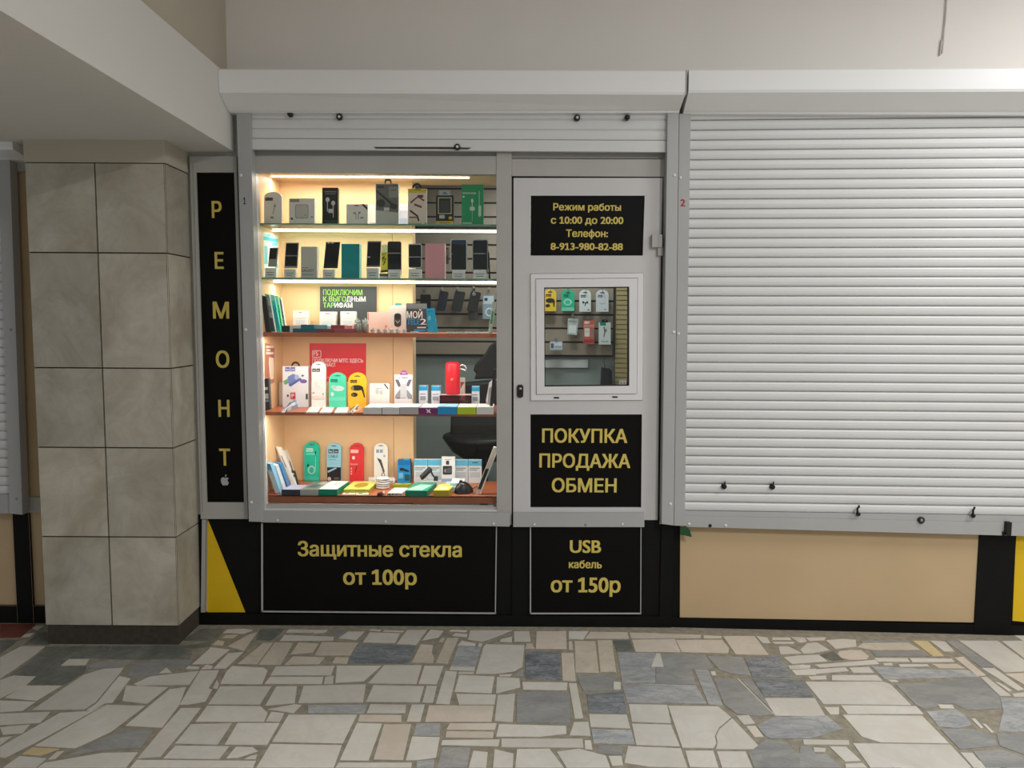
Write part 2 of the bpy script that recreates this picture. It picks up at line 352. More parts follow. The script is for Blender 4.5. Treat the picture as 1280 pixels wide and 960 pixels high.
# ---------------------------------------------------------------- floor
TILES = {
 (0, 780, 5.3327): '''R 0,0 240,0 140,90 0,95|L 0,110 130,105 0,200|W 215,30 240,12 298,12 250,45|W 140,90 165,70 235,58 200,85
W 0,225 140,150 300,150 240,200 100,300 0,365|L 160,140 250,60 310,60 325,140|L 305,152 740,148 700,230 470,232 400,285 578,282 560,325 430,408 185,406 245,345 65,345 110,310 250,208
L 750,148 1230,142 1230,170 1080,235 890,240 650,232 705,230|G 655,255 880,250 820,288 695,293 600,300 590,280|W 405,278 460,235 595,235 570,275
G 885,262 1173,240 1280,245 1250,290 1130,285 1080,300 1040,340 900,360 852,345|W 1060,330 1110,292 1145,325|W 0,375 90,345 240,352 175,408 0,498|W 32,493 165,412 410,412 242,513
W 0,512 235,520 150,580 0,588|W 215,575 430,425 560,340 690,300 825,292 790,340 640,520 560,570|W 575,578 645,530 795,348 870,365 790,470 750,525 700,530 600,578
W 815,515 840,412 1120,422 980,533|W 890,402 1000,352 1173,332 1326,314 1262,406 920,412|W 0,600 338,587 268,660 0,676|W 0,690 200,672 150,730 20,740|W 0,760 80,750 0,808
W 0,822 400,594 590,582 695,542 220,800 35,893 0,890|W 230,815 710,540 968,547 820,660 740,720 500,830|W 835,680 1130,437 1240,422 1195,540 1080,693|G 445,878 760,732 860,708 1022,708 940,828 700,843
Y 145,870 215,824 400,834 270,880|W 320,905 380,852 428,847 370,900|W 20,960 130,882 310,897 240,960|W 250,960 300,927 680,862 918,857 840,960''',
 (200, 780, 5.3327): '''W -200,960 -155,908 640,914 618,960|L 150,110 280,32 430,32 400,80 355,115|L 128,150 345,120 330,150 225,168|L 0,150 125,152 218,180 200,235 0,235
W 420,60 450,38 560,32 620,42 560,65|C 410,95 440,75 520,72 490,95|C 350,140 385,110 430,117 420,145|W 215,270 340,157 465,172 350,265|C 452,150 600,67 648,58 560,180|W 357,298 455,197 558,187 438,298
W 172,300 190,282 263,287 255,303|W 272,303 310,272 353,282 343,300|W 130,540 267,312 393,310 370,360 322,430 348,440 303,518 190,538|W 352,430 380,372 393,400 385,433
C 517,268 690,127 753,127 650,268|C 657,272 767,124 888,127 805,273|W 800,113 830,74 1160,87 1150,110|W 840,58 860,37 1118,42 1100,58|L 640,110 670,32 828,32 798,70 740,113
C 872,203 925,124 1058,132 1018,190|C 1032,210 1080,122 1322,127 1290,170 1270,210|C 832,273 887,217 1098,224 1060,268|W 402,400 442,320 482,282 690,292 718,312 680,403
W 737,343 772,284 1163,282 1138,343|W 697,400 734,354 1088,354 1078,401|W 1092,401 1102,354 1158,347 1153,400|W 322,536 402,417 743,417 665,538|W 702,546 777,417 913,417 898,528
W 922,528 957,414 1372,404 1353,523|W 237,653 315,547 670,550 718,595 693,653|W 717,570 900,537 943,542 890,596|W 707,650 742,587 828,597 798,656|B 987,596 987,542 1382,540 1358,598
W 747,788 857,607 1312,607 1218,798|W 102,798 207,670 478,664 383,806|W 432,806 517,662 797,662 713,808|W 22,898 102,814 462,817 393,903|W 442,898 507,820 618,824 653,850 520,893
W 562,903 602,882 648,872 638,903|W 642,960 737,802 1212,810 1158,960|W -150,898 0,720 140,562 272,562 188,670 0,888''',
 (400, 780, 5.3327): '''W -10,90 90,85 90,108 -10,113|W -20,42 50,40 20,60 -40,62|G 62,45 178,38 170,60 118,88|W 122,95 190,52 298,52 240,108|W 287,123 332,57 533,64 500,128|W 332,45 342,36 408,41 400,50|W 430,42 560,48 550,55 420,52|W 512,133 582,42 713,42 640,140
W 682,110 737,40 823,47 790,90|C 772,260 847,94 923,94 850,266|C 792,118 812,94 833,97 815,123|W 860,50 880,41 983,44 970,55|W 882,80 905,62 983,70 978,88
W 987,106 1002,44 1278,44 1150,95 1080,118|D 192,263 202,215 267,132 638,152 600,248 560,266|C 82,263 102,224 193,224 180,266|C 612,258 672,137 753,142 745,190 760,225 755,260
B 872,283 922,152 1073,152 1036,285|W 864,308 870,286 1034,288 1030,315|W 917,145 945,112 1038,132 1035,148|W 1052,150 1062,127 1083,132 1075,153|W 0,340 0,282 96,280 75,343|W 102,393 112,280 408,280 290,383
W 322,396 427,277 678,277 643,401|W 657,400 697,280 823,282 778,403|W 772,533 837,314 913,320 863,536|W 897,453 927,342 1163,352 1143,463|C 917,334 927,320 1028,324 1023,334|W 907,468 1173,473 1163,538 927,538
W 307,520 357,410 693,417 663,523|W 682,525 712,414 778,417 753,526|W 312,596 337,537 573,540 568,596|P 252,653 267,607 543,610 543,656|W 577,653 612,539 698,539 668,653|P 702,653 727,544 1158,547 1143,653
W 132,910 247,662 413,667 323,913|P 357,906 427,672 608,670 553,910|W 572,910 615,752 798,757 773,893 650,910|B 622,748 645,664 803,664 798,752|P 842,706 867,664 1178,664 1166,708|P 837,758 842,717 1158,720 1153,763
W 807,808 817,777 1198,772 1188,818|G 782,960 817,822 1003,827 978,960|W 992,960 1022,847 1118,857 1108,960|W 102,960 127,927 613,927 608,960|B 642,960 647,917 763,907 758,960''',
 (600, 780, 5.3327): '''W -28,333 25,150 42,137 296,142 283,285 228,316 100,333|W 227,118 227,50 328,50 338,118|W 132,118 142,102 213,87 213,123|P 372,165 377,50 573,50 578,168|C 302,165 312,132 348,132 363,165
D 302,368 302,187 528,187 543,378|P 542,195 623,194 638,383 552,378|W 592,100 592,50 723,50 688,103|C 592,173 592,117 613,117 623,176|C 637,323 630,114 768,117 793,328|C 782,110 878,110 908,320 802,320
P 702,98 737,54 983,57 993,98|P 997,60 1170,62 1248,96 1007,96|L 887,112 1003,110 1028,185 912,185|P 1014,107 1298,102 1338,188 1037,186|B 917,192 1170,194 1170,393 947,393|B 952,428 948,407 1173,400 1438,412 1512,533 982,525
G 1172,196 1500,206 1560,300 1410,303 1440,406 1300,404 1173,396|W 1141,288 1176,198 1200,198 1225,288|G 647,335 888,337 913,380 880,448 692,448 662,400|W 892,387 938,390 938,438 892,438|D 712,470 953,452 978,598 727,593
W 112,355 263,364 268,423 107,463|G 227,343 288,302 288,353|W 127,340 213,337 198,350 127,350|W 282,388 583,392 578,443 287,438|G 247,457 593,457 603,663 242,658|W 592,397 643,397 688,630 632,633|W 97,648 117,477 233,467 218,656
W 107,753 127,670 573,682 576,733 400,753|W 597,743 627,657 723,654 736,748|W 727,604 978,607 1001,698 737,688|B 742,702 1008,712 1033,806 757,798|W 142,823 142,767 683,767 688,826|W 697,778 738,777 750,840 702,836
G 777,863 792,810 943,817 948,873|W 87,960 97,837 223,867 218,960|W 234,960 247,837 463,834 558,960|W 512,855 660,834 838,880 868,960 577,960|W 857,883 943,882 953,943 882,948
W 962,928 987,817 1338,832 1383,960 1130,953|W 992,537 1248,542 1273,663 1012,653|W 1012,667 1273,674 1333,818 1042,808''',
 (800, 780, 5.3327): '''P 0,62 408,74 403,95 0,95|P 422,77 543,82 543,97 427,97|P 238,108 548,107 593,165 588,196 277,188|P 553,82 763,82 858,208 637,203|W 773,82 848,92 868,128 817,128|W 882,92 998,92 1008,108 882,108|W 882,122 1028,120 1023,133 902,133
W 922,152 985,150 1083,198 937,203|W 1002,87 1098,92 1113,118 1060,126|G 447,217 678,222 743,348 600,328 530,308|B 362,305 453,307 553,546 457,538|W 470,318 500,317 508,343 480,343|G 492,365 640,367 888,603 780,618 640,598 560,538|C 644,367 660,367 892,600 886,604|G 664,367 738,367 828,490 890,590
D 697,227 930,217 1023,358 750,356|D 747,367 1083,377 1153,490 830,483|W 832,497 1165,497 1238,618 900,613|W 957,225 1040,214 1193,207 1248,250 1012,268|W 987,280 1090,272 1138,285 1128,300 1000,303|W 1010,310 1173,300 1173,340 1040,342
W 187,547 520,552 608,625 528,690 498,750 508,800 488,830 282,826|W 532,702 615,632 813,838 507,836 517,790 507,750|W 642,614 725,610 768,666 692,673|P 707,684 770,680 823,753 762,756|W 302,847 488,847 523,960 332,955|W 512,852 703,852 748,960 547,960
B 778,680 890,622 1000,622 1245,612 1350,700 1140,765 870,765 830,745|G 722,862 842,772 980,792 1040,860 1173,870 1220,960 762,960''',
 (1000, 780, 4.571): '''W 0,88 30,103 0,108|W 30,80 150,77 138,95 52,97|W 147,95 240,87 318,92 323,130 202,143|C 327,134 360,110 620,107 688,150 420,150|G 342,97 628,97 628,105 360,106|P 215,175 225,157 290,150 350,152 393,185 383,203 330,206 280,206 235,195|L 112,180 187,157 248,205 182,210
W 20,170 0,150 42,112 98,107 168,150 70,168|G 407,157 700,160 743,186 432,186|Y 642,97 728,100 823,184 760,186|W 742,97 828,102 883,158 822,158|W 422,197 613,197 628,218 442,216|W 627,197 868,200 883,218 642,220|W 82,235 430,207 453,230 112,250
W 0,237 58,237 58,249 0,253|W 0,267 260,250 278,270 0,293|W 282,252 393,247 423,280 302,280|W 472,227 523,224 533,238 482,238|W 562,232 728,232 738,243 572,246|C 752,230 898,230 943,256 792,253|W 47,302 148,297 153,318 62,320|W 182,294 438,294 473,326 182,323
W 28,332 478,332 518,347 636,466 132,458|W 137,477 223,477 223,518 172,518|W 233,467 663,472 706,516 272,516|W 243,522 698,527 851,684 460,678 352,645|W 303,684 858,692 980,823 402,823|W 17,662 278,667 283,693 22,690|W 77,707 148,712 143,733 82,733
W 167,702 263,704 348,783 257,788|W 257,802 358,797 383,823 262,823|B 407,242 780,264 958,264 1026,303 482,316|G 547,347 1026,312 1138,412 1155,488 950,493 880,458 800,458 770,480 710,488 662,465|B 722,502 890,490 940,522 983,578 900,598 792,588
G 802,602 990,602 1108,642 1128,698 912,718|B 1142,422 1280,427 1280,618 1132,618 1162,500|G 1122,627 1280,632 1280,748 1142,698|G 992,732 1140,717 1280,762 1280,823 1062,823|G 0,700 60,700 90,745 150,745 240,823 0,823|W 500,320 550,322 563,332 520,333|W 787,462 870,464 883,486 802,483|W 977,542 1000,542 1048,595 1032,598
W 1042,572 1060,574 1108,620 1092,623|W 917,737 985,740 1058,823 992,823|P 882,194 933,190 1063,296 1012,298|W 1032,307 1065,304 1208,413 1142,413|W 1037,254 1110,254 1280,375 1242,383|W 1112,332 1140,337 1213,383 1190,386|W 1212,402 1280,392 1280,418 1222,418
G 832,98 898,98 1108,248 1032,248|W 907,97 1128,98 1280,208 1280,273 1167,278|W 1152,100 1280,98 1280,198|P 1172,287 1280,282 1280,348''',
}
TM = {'W': 'tile_white', 'C': 'tile_cream', 'P': 'tile_pink', 'G': 'tile_grey', 'B': 'tile_blue', 'D': 'tile_dark', 'L': 'tile_slate', 'Y': 'tile_yellow', 'R': 'tile_red'}
fl = MB(); fl.box(-6, 6, -8, 3, -0.2, 0, 'floor_grout')
k_ = 0
for (ox, oy, sc), txt in TILES.items():
    for t in txt.replace('\n', '|').split('|'):
        w_ = t.split(); pts = []
        for q in w_[1:]:
            a, b = q.split(','); pts.append(on_z(ox + float(a) / sc, oy + float(b) / sc, 0.0))
        k_ += 1
        fl.slab(pts, 0.0002, 0.0015 + k_ * 4e-6, TM[w_[0]])
def split(x0, y0, x1, y1, d):
    w, h = x1 - x0, y1 - y0
    if d and max(w, h) > 0.22 and (max(w, h) > 0.45 or random.random() < 0.8):
        t = random.uniform(0.35, 0.65)
        if w * random.uniform(0.7, 1.3) > h: return split(x0, y0, x0 + w * t, y1, d - 1) + split(x0 + w * t, y0, x1, y1, d - 1)
        return split(x0, y0, x1, y0 + h * t, d - 1) + split(x0, y0 + h * t, x1, y1, d - 1)
    return [(x0, y0, x1, y1)]
for gx in range(-6, 6):
    for gy in range(-7, 1):
        for a in split(gx, gy, gx + 1, gy + 1, 5):
            x0, y0, x1, y1 = a; c_ = ((x0 + x1) / 2, (y0 + y1) / 2, 0)
            if c_[1] > CAMY + 1.0:
                q = proj(c_)
                if -6 < q[0] < 1286 and 770 < q[1] < 966: continue
            e = 0.006; j = lambda: random.uniform(0, 0.014)
            fl.slab([(x0 + e + j(), y0 + e + j()), (x1 - e - j(), y0 + e + j()), (x1 - e - j(), y1 - e - j()), (x0 + e + j(), y1 - e - j())], 0.0001, 0.0012, TM[random.choice('WWWWWCPGGB')])
floor = tag(fl.build('floor'), kind='structure')

# ---------------------------------------------------------------- walls, ceiling, beam, pillar
BX = at(293, 190)[0]                        # right face of the beam
BZ = at(293, 190)[1]                        # its underside
BT = at(277, 83, -0.2)[1]                   # its top edge
ZC = 3.95
tag(MB().box(-6, 6, -8, 3, ZC, ZC + 0.1, 'plaster').build('ceiling'), kind='structure')
up = MB().box(BX - 0.04, 6, 0.02, 0.2, 2.72, ZC, 'plaster')
tag(up.build('wall_back'), kind='structure')
tag(MB().box(BX - 0.3, BX - 0.035, -8, 0.02, BT, ZC, 'plaster_beige').build('wall_left'), kind='structure')
tag(MB().box(-4.2, BX, -8, 0.02, BZ, BT, 'plaster_beam').build('ceiling_beam', bevel=0.004), kind='structure')

PY = on_z(140, 806, 0)[1]
PXR = at(221, 700, PY)[0]; PXL = at(53.5, 700, PY)[0]
pz = [at(120, y, PY)[1] for y in (203.5, 316, 460, 559.5, 671, 782)]
pxm = at(128, 460, PY)[0]
pl = MB()
pl.box(PXL + 0.006, PXR - 0.006, PY + 0.006, 0.3, 0, pz[0], 'grout_dark')
g = 0.0022
for i in range(5):
    z1, z0 = pz[i] - g, pz[i + 1] + g
    pl.box(PXL, pxm - g, PY, PY + 0.02, z0, z1, 'pillar_marble')
    pl.box(pxm + g, PXR - 0.004, PY, PY + 0.02, z0, z1, 'pillar_marble')
    pl.box(PXR - 0.02, PXR, PY + 0.006, 0.02, z0, z1, 'pillar_marble')
    pl.box(PXL, PXL + 0.02, PY + 0.024, 0.02, z0, z1, 'pillar_marble')
bi = 0.022
for a, b in ((PXL + bi, pxm - g), (pxm + g, PXR - bi)):
    pl.box(a, b, PY + bi, PY + bi + 0.012, 0, pz[5] - 0.004, 'plinth_marble')
pl.box(PXR - bi - 0.012, PXR - bi, PY + bi + 0.002, 0.0, 0, pz[5] - 0.004, 'plinth_marble')
tag(pl.build('pillar', bevel=0.0012), kind='structure')
tag(MB().box(PXL - 0.004, PXR + 0.004, PY + 0.002, 0.02, pz[0] + 0.002, BZ, 'plaster_beige').build('pillar_head'), kind='structure')

# lower wall of the shop fronts: black plinth boards, beige boards
lw = MB()
lw.box(PXR - 0.01, BAYX + 0.012, 0.012, 0.06, 0, at(480, 645)[1], 'black_paint')
lw.box(at(826, 700)[0] , BAYX + 0.012, 0.002, 0.02, 0.0, at(830, 657)[1], 'black_paint')
lw.box(at(640, 700)[0], at(662, 700)[0], 0.004, 0.02, 0.0, at(650, 650)[1], 'black_paint')
lw.prism(quad([(252, 649), (258, 649), (257, 766), (250.5, 766)], -0.01), -0.01, 0.012, 'grey_profile')
lw.box(PXR - 0.01, BAYX + 0.012, 0.0, 0.02, 0.0, at(560, 769)[1], 'black_paint')
lw.box(PXR - 0.02, at(316, 400)[0], 0.0125, 0.055, at(280, 646)[1], BZ + 0.3, 'grey_profile')
lw.box(at(300, 190)[0], BAYX, 0.0505, 0.06, at(600, 187)[1], 2.75, 'grey_profile')
tag(lw.build('wall_front', bevel=0.002), kind='structure')
rb = MB()
zt = at(1000, 645, 0.02, FR)[1]
rb.box(0, 3.2, 0.02, 0.08, 0, zt, 'black_paint')
rb.box(0, 3.2, 0.006, 0.022, 0, at(1030, 777, 0, FR)[1], 'black_paint')
rb.box(2.12, 3.2, 0.0, 0.08, zt, 2.9, 'beige_panel')
rb.box(0.02, 3.2, 0.03, 0.09, zt, 2.8, 'grey_profile')
rb.prism(quad([(850, 655), (1224.5, 655), (1221, 778.5), (849.5, 772)], 0.012, FR), 0.012, 0.03, 'beige_panel')
xa, xb = at(1222, 720, 0, FR)[0], at(1268, 720, 0, FR)[0]
rb.box(xa, xb, 0.004, 0.03, 0, zt, 'black_paint')
tag(rb.build('wall_right', fr=FR, bevel=0.0015), kind='structure')
fb = MB()
xl_ = at(54, 700)[0]
fb.box(-4, xl_ + 0.3, 0.02, 0.08, 0, 2.6, 'beige_panel')
fb.box(-4, xl_ + 0.3, 0.006, 0.03, 0, at(20, 757.5)[1], 'black_paint')
fb.box(at(17.5, 700)[0], at(38, 700)[0], 0.004, 0.03, 0, at(20, 641)[1], 'black_paint')
fb.box(at(34, 640)[0], xl_ + 0.05, 0.005, 0.03, at(40, 641)[1], at(40, 622)[1], 'grey_profile')
fb.box(at(20, 215)[0], xl_ + 0.1, 0.0, 0.03, at(30, 214)[1], at(30, 203)[1], 'grey_profile')
tag(fb.build('wall_far_left', bevel=0.001), kind='structure')

# shop interior shell
SB = 1.50
mat('shop_wall', (150, 162, 160), 0.8, var=0.04, scale=2)
mat('shop_floor', (110, 100, 88), 0.6, var=0.1, scale=3)
mat('reflection_beige', (176, 160, 118), 0.7, var=0.04, scale=3)
mat('reflection_groove', (126, 112, 80), 0.8, var=0.05)
sh = MB()
sh.box(-1.7, 1.2, SB + 0.04, SB + 0.14, 0, 2.75, 'shop_wall')
tag(sh.build('wall_shop_back'), kind='structure')
xr_ = at(768, 400, SB)[0]
bl = MB(); bl.box(xr_ + 0.01, 1.05, SB + 0.01, SB + 0.04, 0.6, 2.7, 'reflection_groove')  # reflection of the opposite shutter, built as a grooved beige panel
for i in range(60): bl.box(xr_ + 0.012, 1.05, SB + 0.002, SB + 0.012, 0.6 + i * 0.035, 0.6 + i * 0.035 + 0.029, 'reflection_beige')
tag(bl.build('shutter_reflection_panel'), kind='structure')
tag(MB().box(-1.75, -1.6, 0.06, SB + 0.1, 0, 2.75, 'shop_wall').build('wall_shop_left'), kind='structure')
tag(MB().box(1.05, 1.2, 0.1, SB + 0.1, 0, 2.75, 'shop_wall').build('wall_shop_right'), kind='structure')
tag(MB().box(-1.7, 1.2, 0.06, SB + 0.1, 2.7, 2.76, 'plaster').build('ceiling_shop'), kind='structure')
tag(MB().box(-1.7, 1.2, 0.07, SB + 0.1, 0.002, 0.012, 'shop_floor').build('floor_shop'), kind='structure')
area('shop_fill_light', (0.25, 0.95, 2.66), (0.5, 0.3), 13, (0.93, 1.0, 0.98), (0.25, 0.95, 0))  # unseen light added under the ceiling to lift the slatted wall

# ---------------------------------------------------------------- roller shutters
def slat_profile(z_top, z_bot, n, y, depth=0.008):
    """(y,z) line down a curtain of n convex slats"""
    P = []
    h = (z_top - z_bot) / n
    for i in range(n):
        z = z_top - i * h
        P += [(y + depth * 1.2, z), (y + depth * 1.2, z - h * 0.05), (y + depth * 0.2, z - h * 0.11), (y, z - h * 0.26), (y - 0.0005, z - h * 0.55), (y + depth * 0.12, z - h * 0.8), (y + depth * 0.4, z - h * 0.95), (y + depth * 1.2, z - h * 0.97)]
    P.append((y + depth * 0.95, z_bot))
    return P
def curtain(mb, tl, tr, bl_, br, n, y, m, depth=0.008):
    """curtain between four (x,z) corners"""
    L = slat_profile(tl[1], bl_[1], n, y, depth); R = slat_profile(tr[1], br[1], n, y, depth)
    N = len(L); vs = []
    for i in range(N):
        t = i / (N - 1)
        vs.append((tl[0] + (bl_[0] - tl[0]) * t, L[i][0], L[i][1])); vs.append((tr[0] + (br[0] - tr[0]) * t, R[i][0], R[i][1]))
    mb.add(vs, [(2 * i, 2 * i + 1, 2 * i + 3, 2 * i + 2) for i in range(N - 1)], m)
    # back sheet
    mb.prism([tl, tr, br, bl_], y + depth * 1.25, y + depth * 1.25 + 0.005, m)
def knob(mb, x, y, z, r, l, m, face=None):
    mb.lathe([(r * 0.75, -l), (r, -l * 0.75), (r, 0)], (x, y, z), 'y', m, 14)
    if face: mb.lathe([(r * 0.45, -l - 0.0015), (r * 0.45, -l)], (x, y, z), 'y', face, 10)
def housing(mb, sl, el, y0=0.0):
    """sheet-metal box lofted from its left section to its right section; section rows: (x, z_top, z_mid, z_low, z_bot)"""
    vs = []
    prof = lambda s: [(0.02, s[1]), (-0.19, s[1]), (-0.2, s[1] - 0.008), (-0.2, s[2] + 0.012), (-0.195, s[2]), (-0.085, s[3]), (-0.066, s[3] - 0.006), (-0.062, s[4]), (0.02, s[4])]
    A, B = prof(sl), prof(el)
    vs = [(sl[0], y0 + y, z) for y, z in A] + [(el[0], y0 + y, z) for y, z in B]
    n = len(A)
    mb.add(vs, [(i, (i + 1) % n, (i + 1) % n + n, i + n) for i in range(n)] + [tuple(range(n)), tuple(range(2 * n - 1, n - 1, -1))], 'white_metal')
def sect(px, yt, ym, yl, yb, fr=F0):
    return (at(px, (yt + ym) / 2, -0.2, fr)[0], at(px, yt, -0.2, fr)[1], at(px, ym, -0.195, fr)[1], at(px, yl, -0.085, fr)[1], at(px, yb, -0.062, fr)[1])

# kiosk shutter, rolled up
rs = empty('roller_shutter', (at(570, 140)[0], 0, at(570, 140)[1]))
tag(rs, 'half-raised roller shutter with white box above the lit kiosk window and door', 'roller shutter')
RL = rs.location
b = MB(); s0 = sect(277, 85, 116, 138, 141); s1 = sect(858, 87, 118.5, 136, 141)
s0 = (BX + 0.002,) + s0[1:]; s1 = (s1[0] - 0.003,) + s1[1:]
housing(b, s0, s1); hb = b.build('housing', rs, RL)
b = MB(); b.prism([(s1[0] + 0.001, s1[1] - 0.002), (s1[0] + 0.005, s1[1] - 0.002), (s1[0] + 0.005, s1[2]), (s1[0] + 0.001, s1[2])], -0.203, 0, 'grey_profile')
b.build('end_cap', rs, RL)
b = MB(); b.prism(quad([(295.5, 139), (312.5, 139), (327, 652.5), (311, 652)], -0.06), -0.06, 0.0, 'grey_metal')
x_, z_ = at(305.5, 251, -0.062); b.text('1', x_ - 0.006, x_ + 0.006, z_ - 0.017, z_ + 0.017, -0.0608, 'rubber_black', 0.03)
b.build('guide', rs, RL, bevel=0.002)
b = MB(); b.prism(quad([(834.5, 141), (848.8, 141), (842.2, 657), (827, 655)], -0.06), -0.06, 0.0, 'grey_metal'); b.build('guide', rs, RL, bevel=0.002)
b = MB(); curtain(b, at(311, 136, -0.035), at(835, 136, -0.035), at(313, 173, -0.035), at(834, 175.5, -0.035), 3, -0.035, 'slat_white', 0.006); b.build('curtain', rs, RL)
b = MB(); b.prism(quad([(313, 173.5), (834, 176), (833.5, 190), (313.5, 186.5)], -0.037), -0.037, -0.012, 'slat_white')
b.prism(quad([(466, 183.5), (560, 183.5), (590, 184.5), (585, 187), (470, 186)], -0.0375), -0.0376, -0.037, 'stain_dark'); b.build('bottom_rail', rs, RL, bevel=0.0015)
for (x, y) in ((363, 142), (784, 146)):
    b = MB(); p_ = at(x, y + 1, -0.05); knob(b, p_[0], -0.042, p_[1], 0.014, 0.022, 'dark_metal'); b.build('stop_bolt', rs, RL)
for (x, y) in ((424, 146), (721.5, 147), (571.5, 183.5)):
    b = MB(); p_ = at(x, y, -0.05); knob(b, p_[0], -0.037, p_[1], 0.016, 0.018, 'dark_metal', 'screw_white'); b.build('lock_cylinder', rs, RL)
for (x, y) in ((301, 219), (307, 412), (314, 628), (843, 219), (842, 415), (838, 630)):
    b = MB(); p_ = at(x, y, -0.06); b.lathe([(0.003, -0.004), (0.008, -0.003), (0.009, 0.001)], (p_[0], -0.06, p_[1]), 'y', 'screw_white', 10); b.build('screw', rs, RL)

# right shutter, closed
r2 = empty('roller_shutter', (1.2, 0, 1.6), FR)
tag(r2, 'closed white slatted roller shutter over the beige panel beside the door', 'roller shutter')
RL = Vector((1.2, 0, 1.6))
b = MB(); s0 = sect(861, 86, 116, 138, 142, FR); s1 = sect(1280, 84, 114.5, 137, 143.5, FR)
s0 = (s0[0] - 0.006,) + s0[1:]
k_ = (3.1 - s0[0]) / (s1[0] - s0[0]); s1 = tuple(s0[i] + (s1[i] - s0[i]) * k_ for i in range(5))
s0 = (s0[0] + 0.006,) + s0[1:]
housing(b, s0, s1); b.build('housing', r2, RL)
b = MB(); b.prism(quad([(849.2, 142), (863.5, 142), (856, 657.5), (842.6, 657)], -0.06, FR), -0.06, 0.0, 'grey_metal')
x_, z_ = at(853.5, 253.5, -0.062, FR); b.text('2', x_ - 0.013, x_ + 0.013, z_ - 0.017, z_ + 0.017, -0.0608, 'red_paint', 0.03)
b.build('guide', r2, RL, bevel=0.002)
xR = at(1262, 400, -0.035, FR)[0]
def ext(pa, pb, x): return (x, pa[1] + (pb[1] - pa[1]) * (x - pa[0]) / (pb[0] - pa[0]))
tl, tr = at(862, 137.5, -0.035, FR), at(1280, 133, -0.035, FR); bl_, br = at(855, 638.5, -0.035, FR), at(1280, 645, -0.035, FR)
xe = 2.05; NS = 42
b = MB(); b.box(xe - 0.012, xe + 0.06, -0.06, 0.0, ext(bl_, br, xe)[1] - 0.1, ext(tl, tr, xe)[1], 'grey_metal'); b.build('guide', r2, RL, bevel=0.002)
b = MB(); curtain(b, tl, ext(tl, tr, xe), bl_, ext(bl_, br, xe), NS, -0.035, 'slat_white', 0.015); b.build('curtain', r2, RL)
b = MB(); c1, c2 = at(856, 638.8, -0.04, FR), at(1280, 645.3, -0.04, FR); d1, d2 = at(856, 658.5, -0.04, FR), at(1280, 670, -0.04, FR)
f1, f2 = at(856, 645, -0.042, FR), at(1280, 653.5, -0.042, FR)
b.prism([c1, ext(c1, c2, xe), ext(f1, f2, xe), f1], -0.036, -0.01, 'grey_metal'); b.prism([f1, ext(f1, f2, xe), ext(d1, d2, xe), d1], -0.042, -0.01, 'grey_metal'); b.build('bottom_rail', r2, RL, bevel=0.0015)
for (x, y) in ((905.5, 608.5), (966, 609)):
    b = MB(); p_ = at(x, y, -0.05, FR); knob(b, p_[0], -0.03, p_[1], 0.014, 0.022, 'rubber_black')
    b.tube([(p_[0], -0.05, p_[1] + 0.005), (p_[0] + 0.002, -0.054, p_[1] + 0.03)], 0.004, 'dark_metal'); b.build('knob', r2, RL)
for (x, y) in ((1072, 638), (1216, 640)):
    b = MB(); p_ = at(x, y, -0.05, FR)
    b.tube([(p_[0] + 0.008, -0.045, p_[1] - 0.022), (p_[0] - 0.004, -0.06, p_[1] - 0.01), (p_[0] - 0.008, -0.066, p_[1] + 0.012), (p_[0] + 0.002, -0.06, p_[1] + 0.026), (p_[0] + 0.008, -0.045, p_[1] + 0.016)], 0.0055, 'rubber_black')
    knob(b, p_[0] + 0.008, -0.036, p_[1] - 0.022, 0.010, 0.014, 'rubber_black'); b.build('hook', r2, RL)
b = MB(); p_ = at(1152, 650.5, -0.05, FR); knob(b, p_[0], -0.04, p_[1], 0.018, 0.012, 'dark_metal', 'steel'); b.build('lock_cylinder', r2, RL)
b = MB(); p_ = at(888, 657.5, -0.05, FR); knob(b, p_[0], -0.04, p_[1], 0.009, 0.006, 'rubber_black'); b.build('bolt', r2, RL)
b = MB(); x_, z_ = at(1259, 659, -0.05, FR); b.box(x_ - 0.012, x_ + 0.012, -0.070, -0.04, z_ - 0.04, z_ + 0.03, 'rubber_black'); b.box(x_ - 0.02, x_ - 0.01, -0.052, -0.04, z_ - 0.045, z_ - 0.025, 'rubber_black'); b.build('latch', r2, RL, bevel=0.002)
for (x, y) in ((850.5, 222), (848, 417), (862, 656), (908, 658)):
    b = MB(); p_ = at(x, y, -0.06, FR); yy = -0.06 if x < 856 else -0.042; b.lathe([(0.003, -0.004), (0.007, -0.003), (0.008, 0.001)], (p_[0], yy, p_[1]), 'y', 'screw_white', 10); b.build('screw', r2, RL)

# left shutter, closed, beyond the pillar
r3 = empty('roller_shutter', (-2.9, 0, 1.6))
tag(r3, 'closed slatted roller shutter in shade beyond the marble pillar', 'roller shutter')
RL = r3.location
b = MB(); s1 = sect(15.5, 173, 187, 197, 200); s0 = (-4.0,) + s1[1:]
housing(b, s0, s1); b.build('housing', r3, RL)
b = MB(); b.prism(quad([(-3, 198), (12, 198), (28, 643.5), (12, 642)], -0.06), -0.06, 0.0, 'grey_metal')
p_ = at(20.5, 623.5, -0.06); b.lathe([(0.004, -0.004), (0.008, 0.0)], (p_[0], -0.06, p_[1]), 'y', 'rubber_black', 10)
p_ = at(13.5, 412, -0.06); b.lathe([(0.004, -0.004), (0.008, 0.0)], (p_[0], -0.06, p_[1]), 'y', 'rubber_black', 10); b.build('guide', r3, RL, bevel=0.002)
tr, br = at(-2, 196, -0.035), at(13, 618, -0.035)
b = MB(); curtain(b, (-4.0, tr[1]), tr, (-4.0, br[1]), br, 36, -0.035, 'slat_white', 0.012); b.build('curtain', r3, RL)
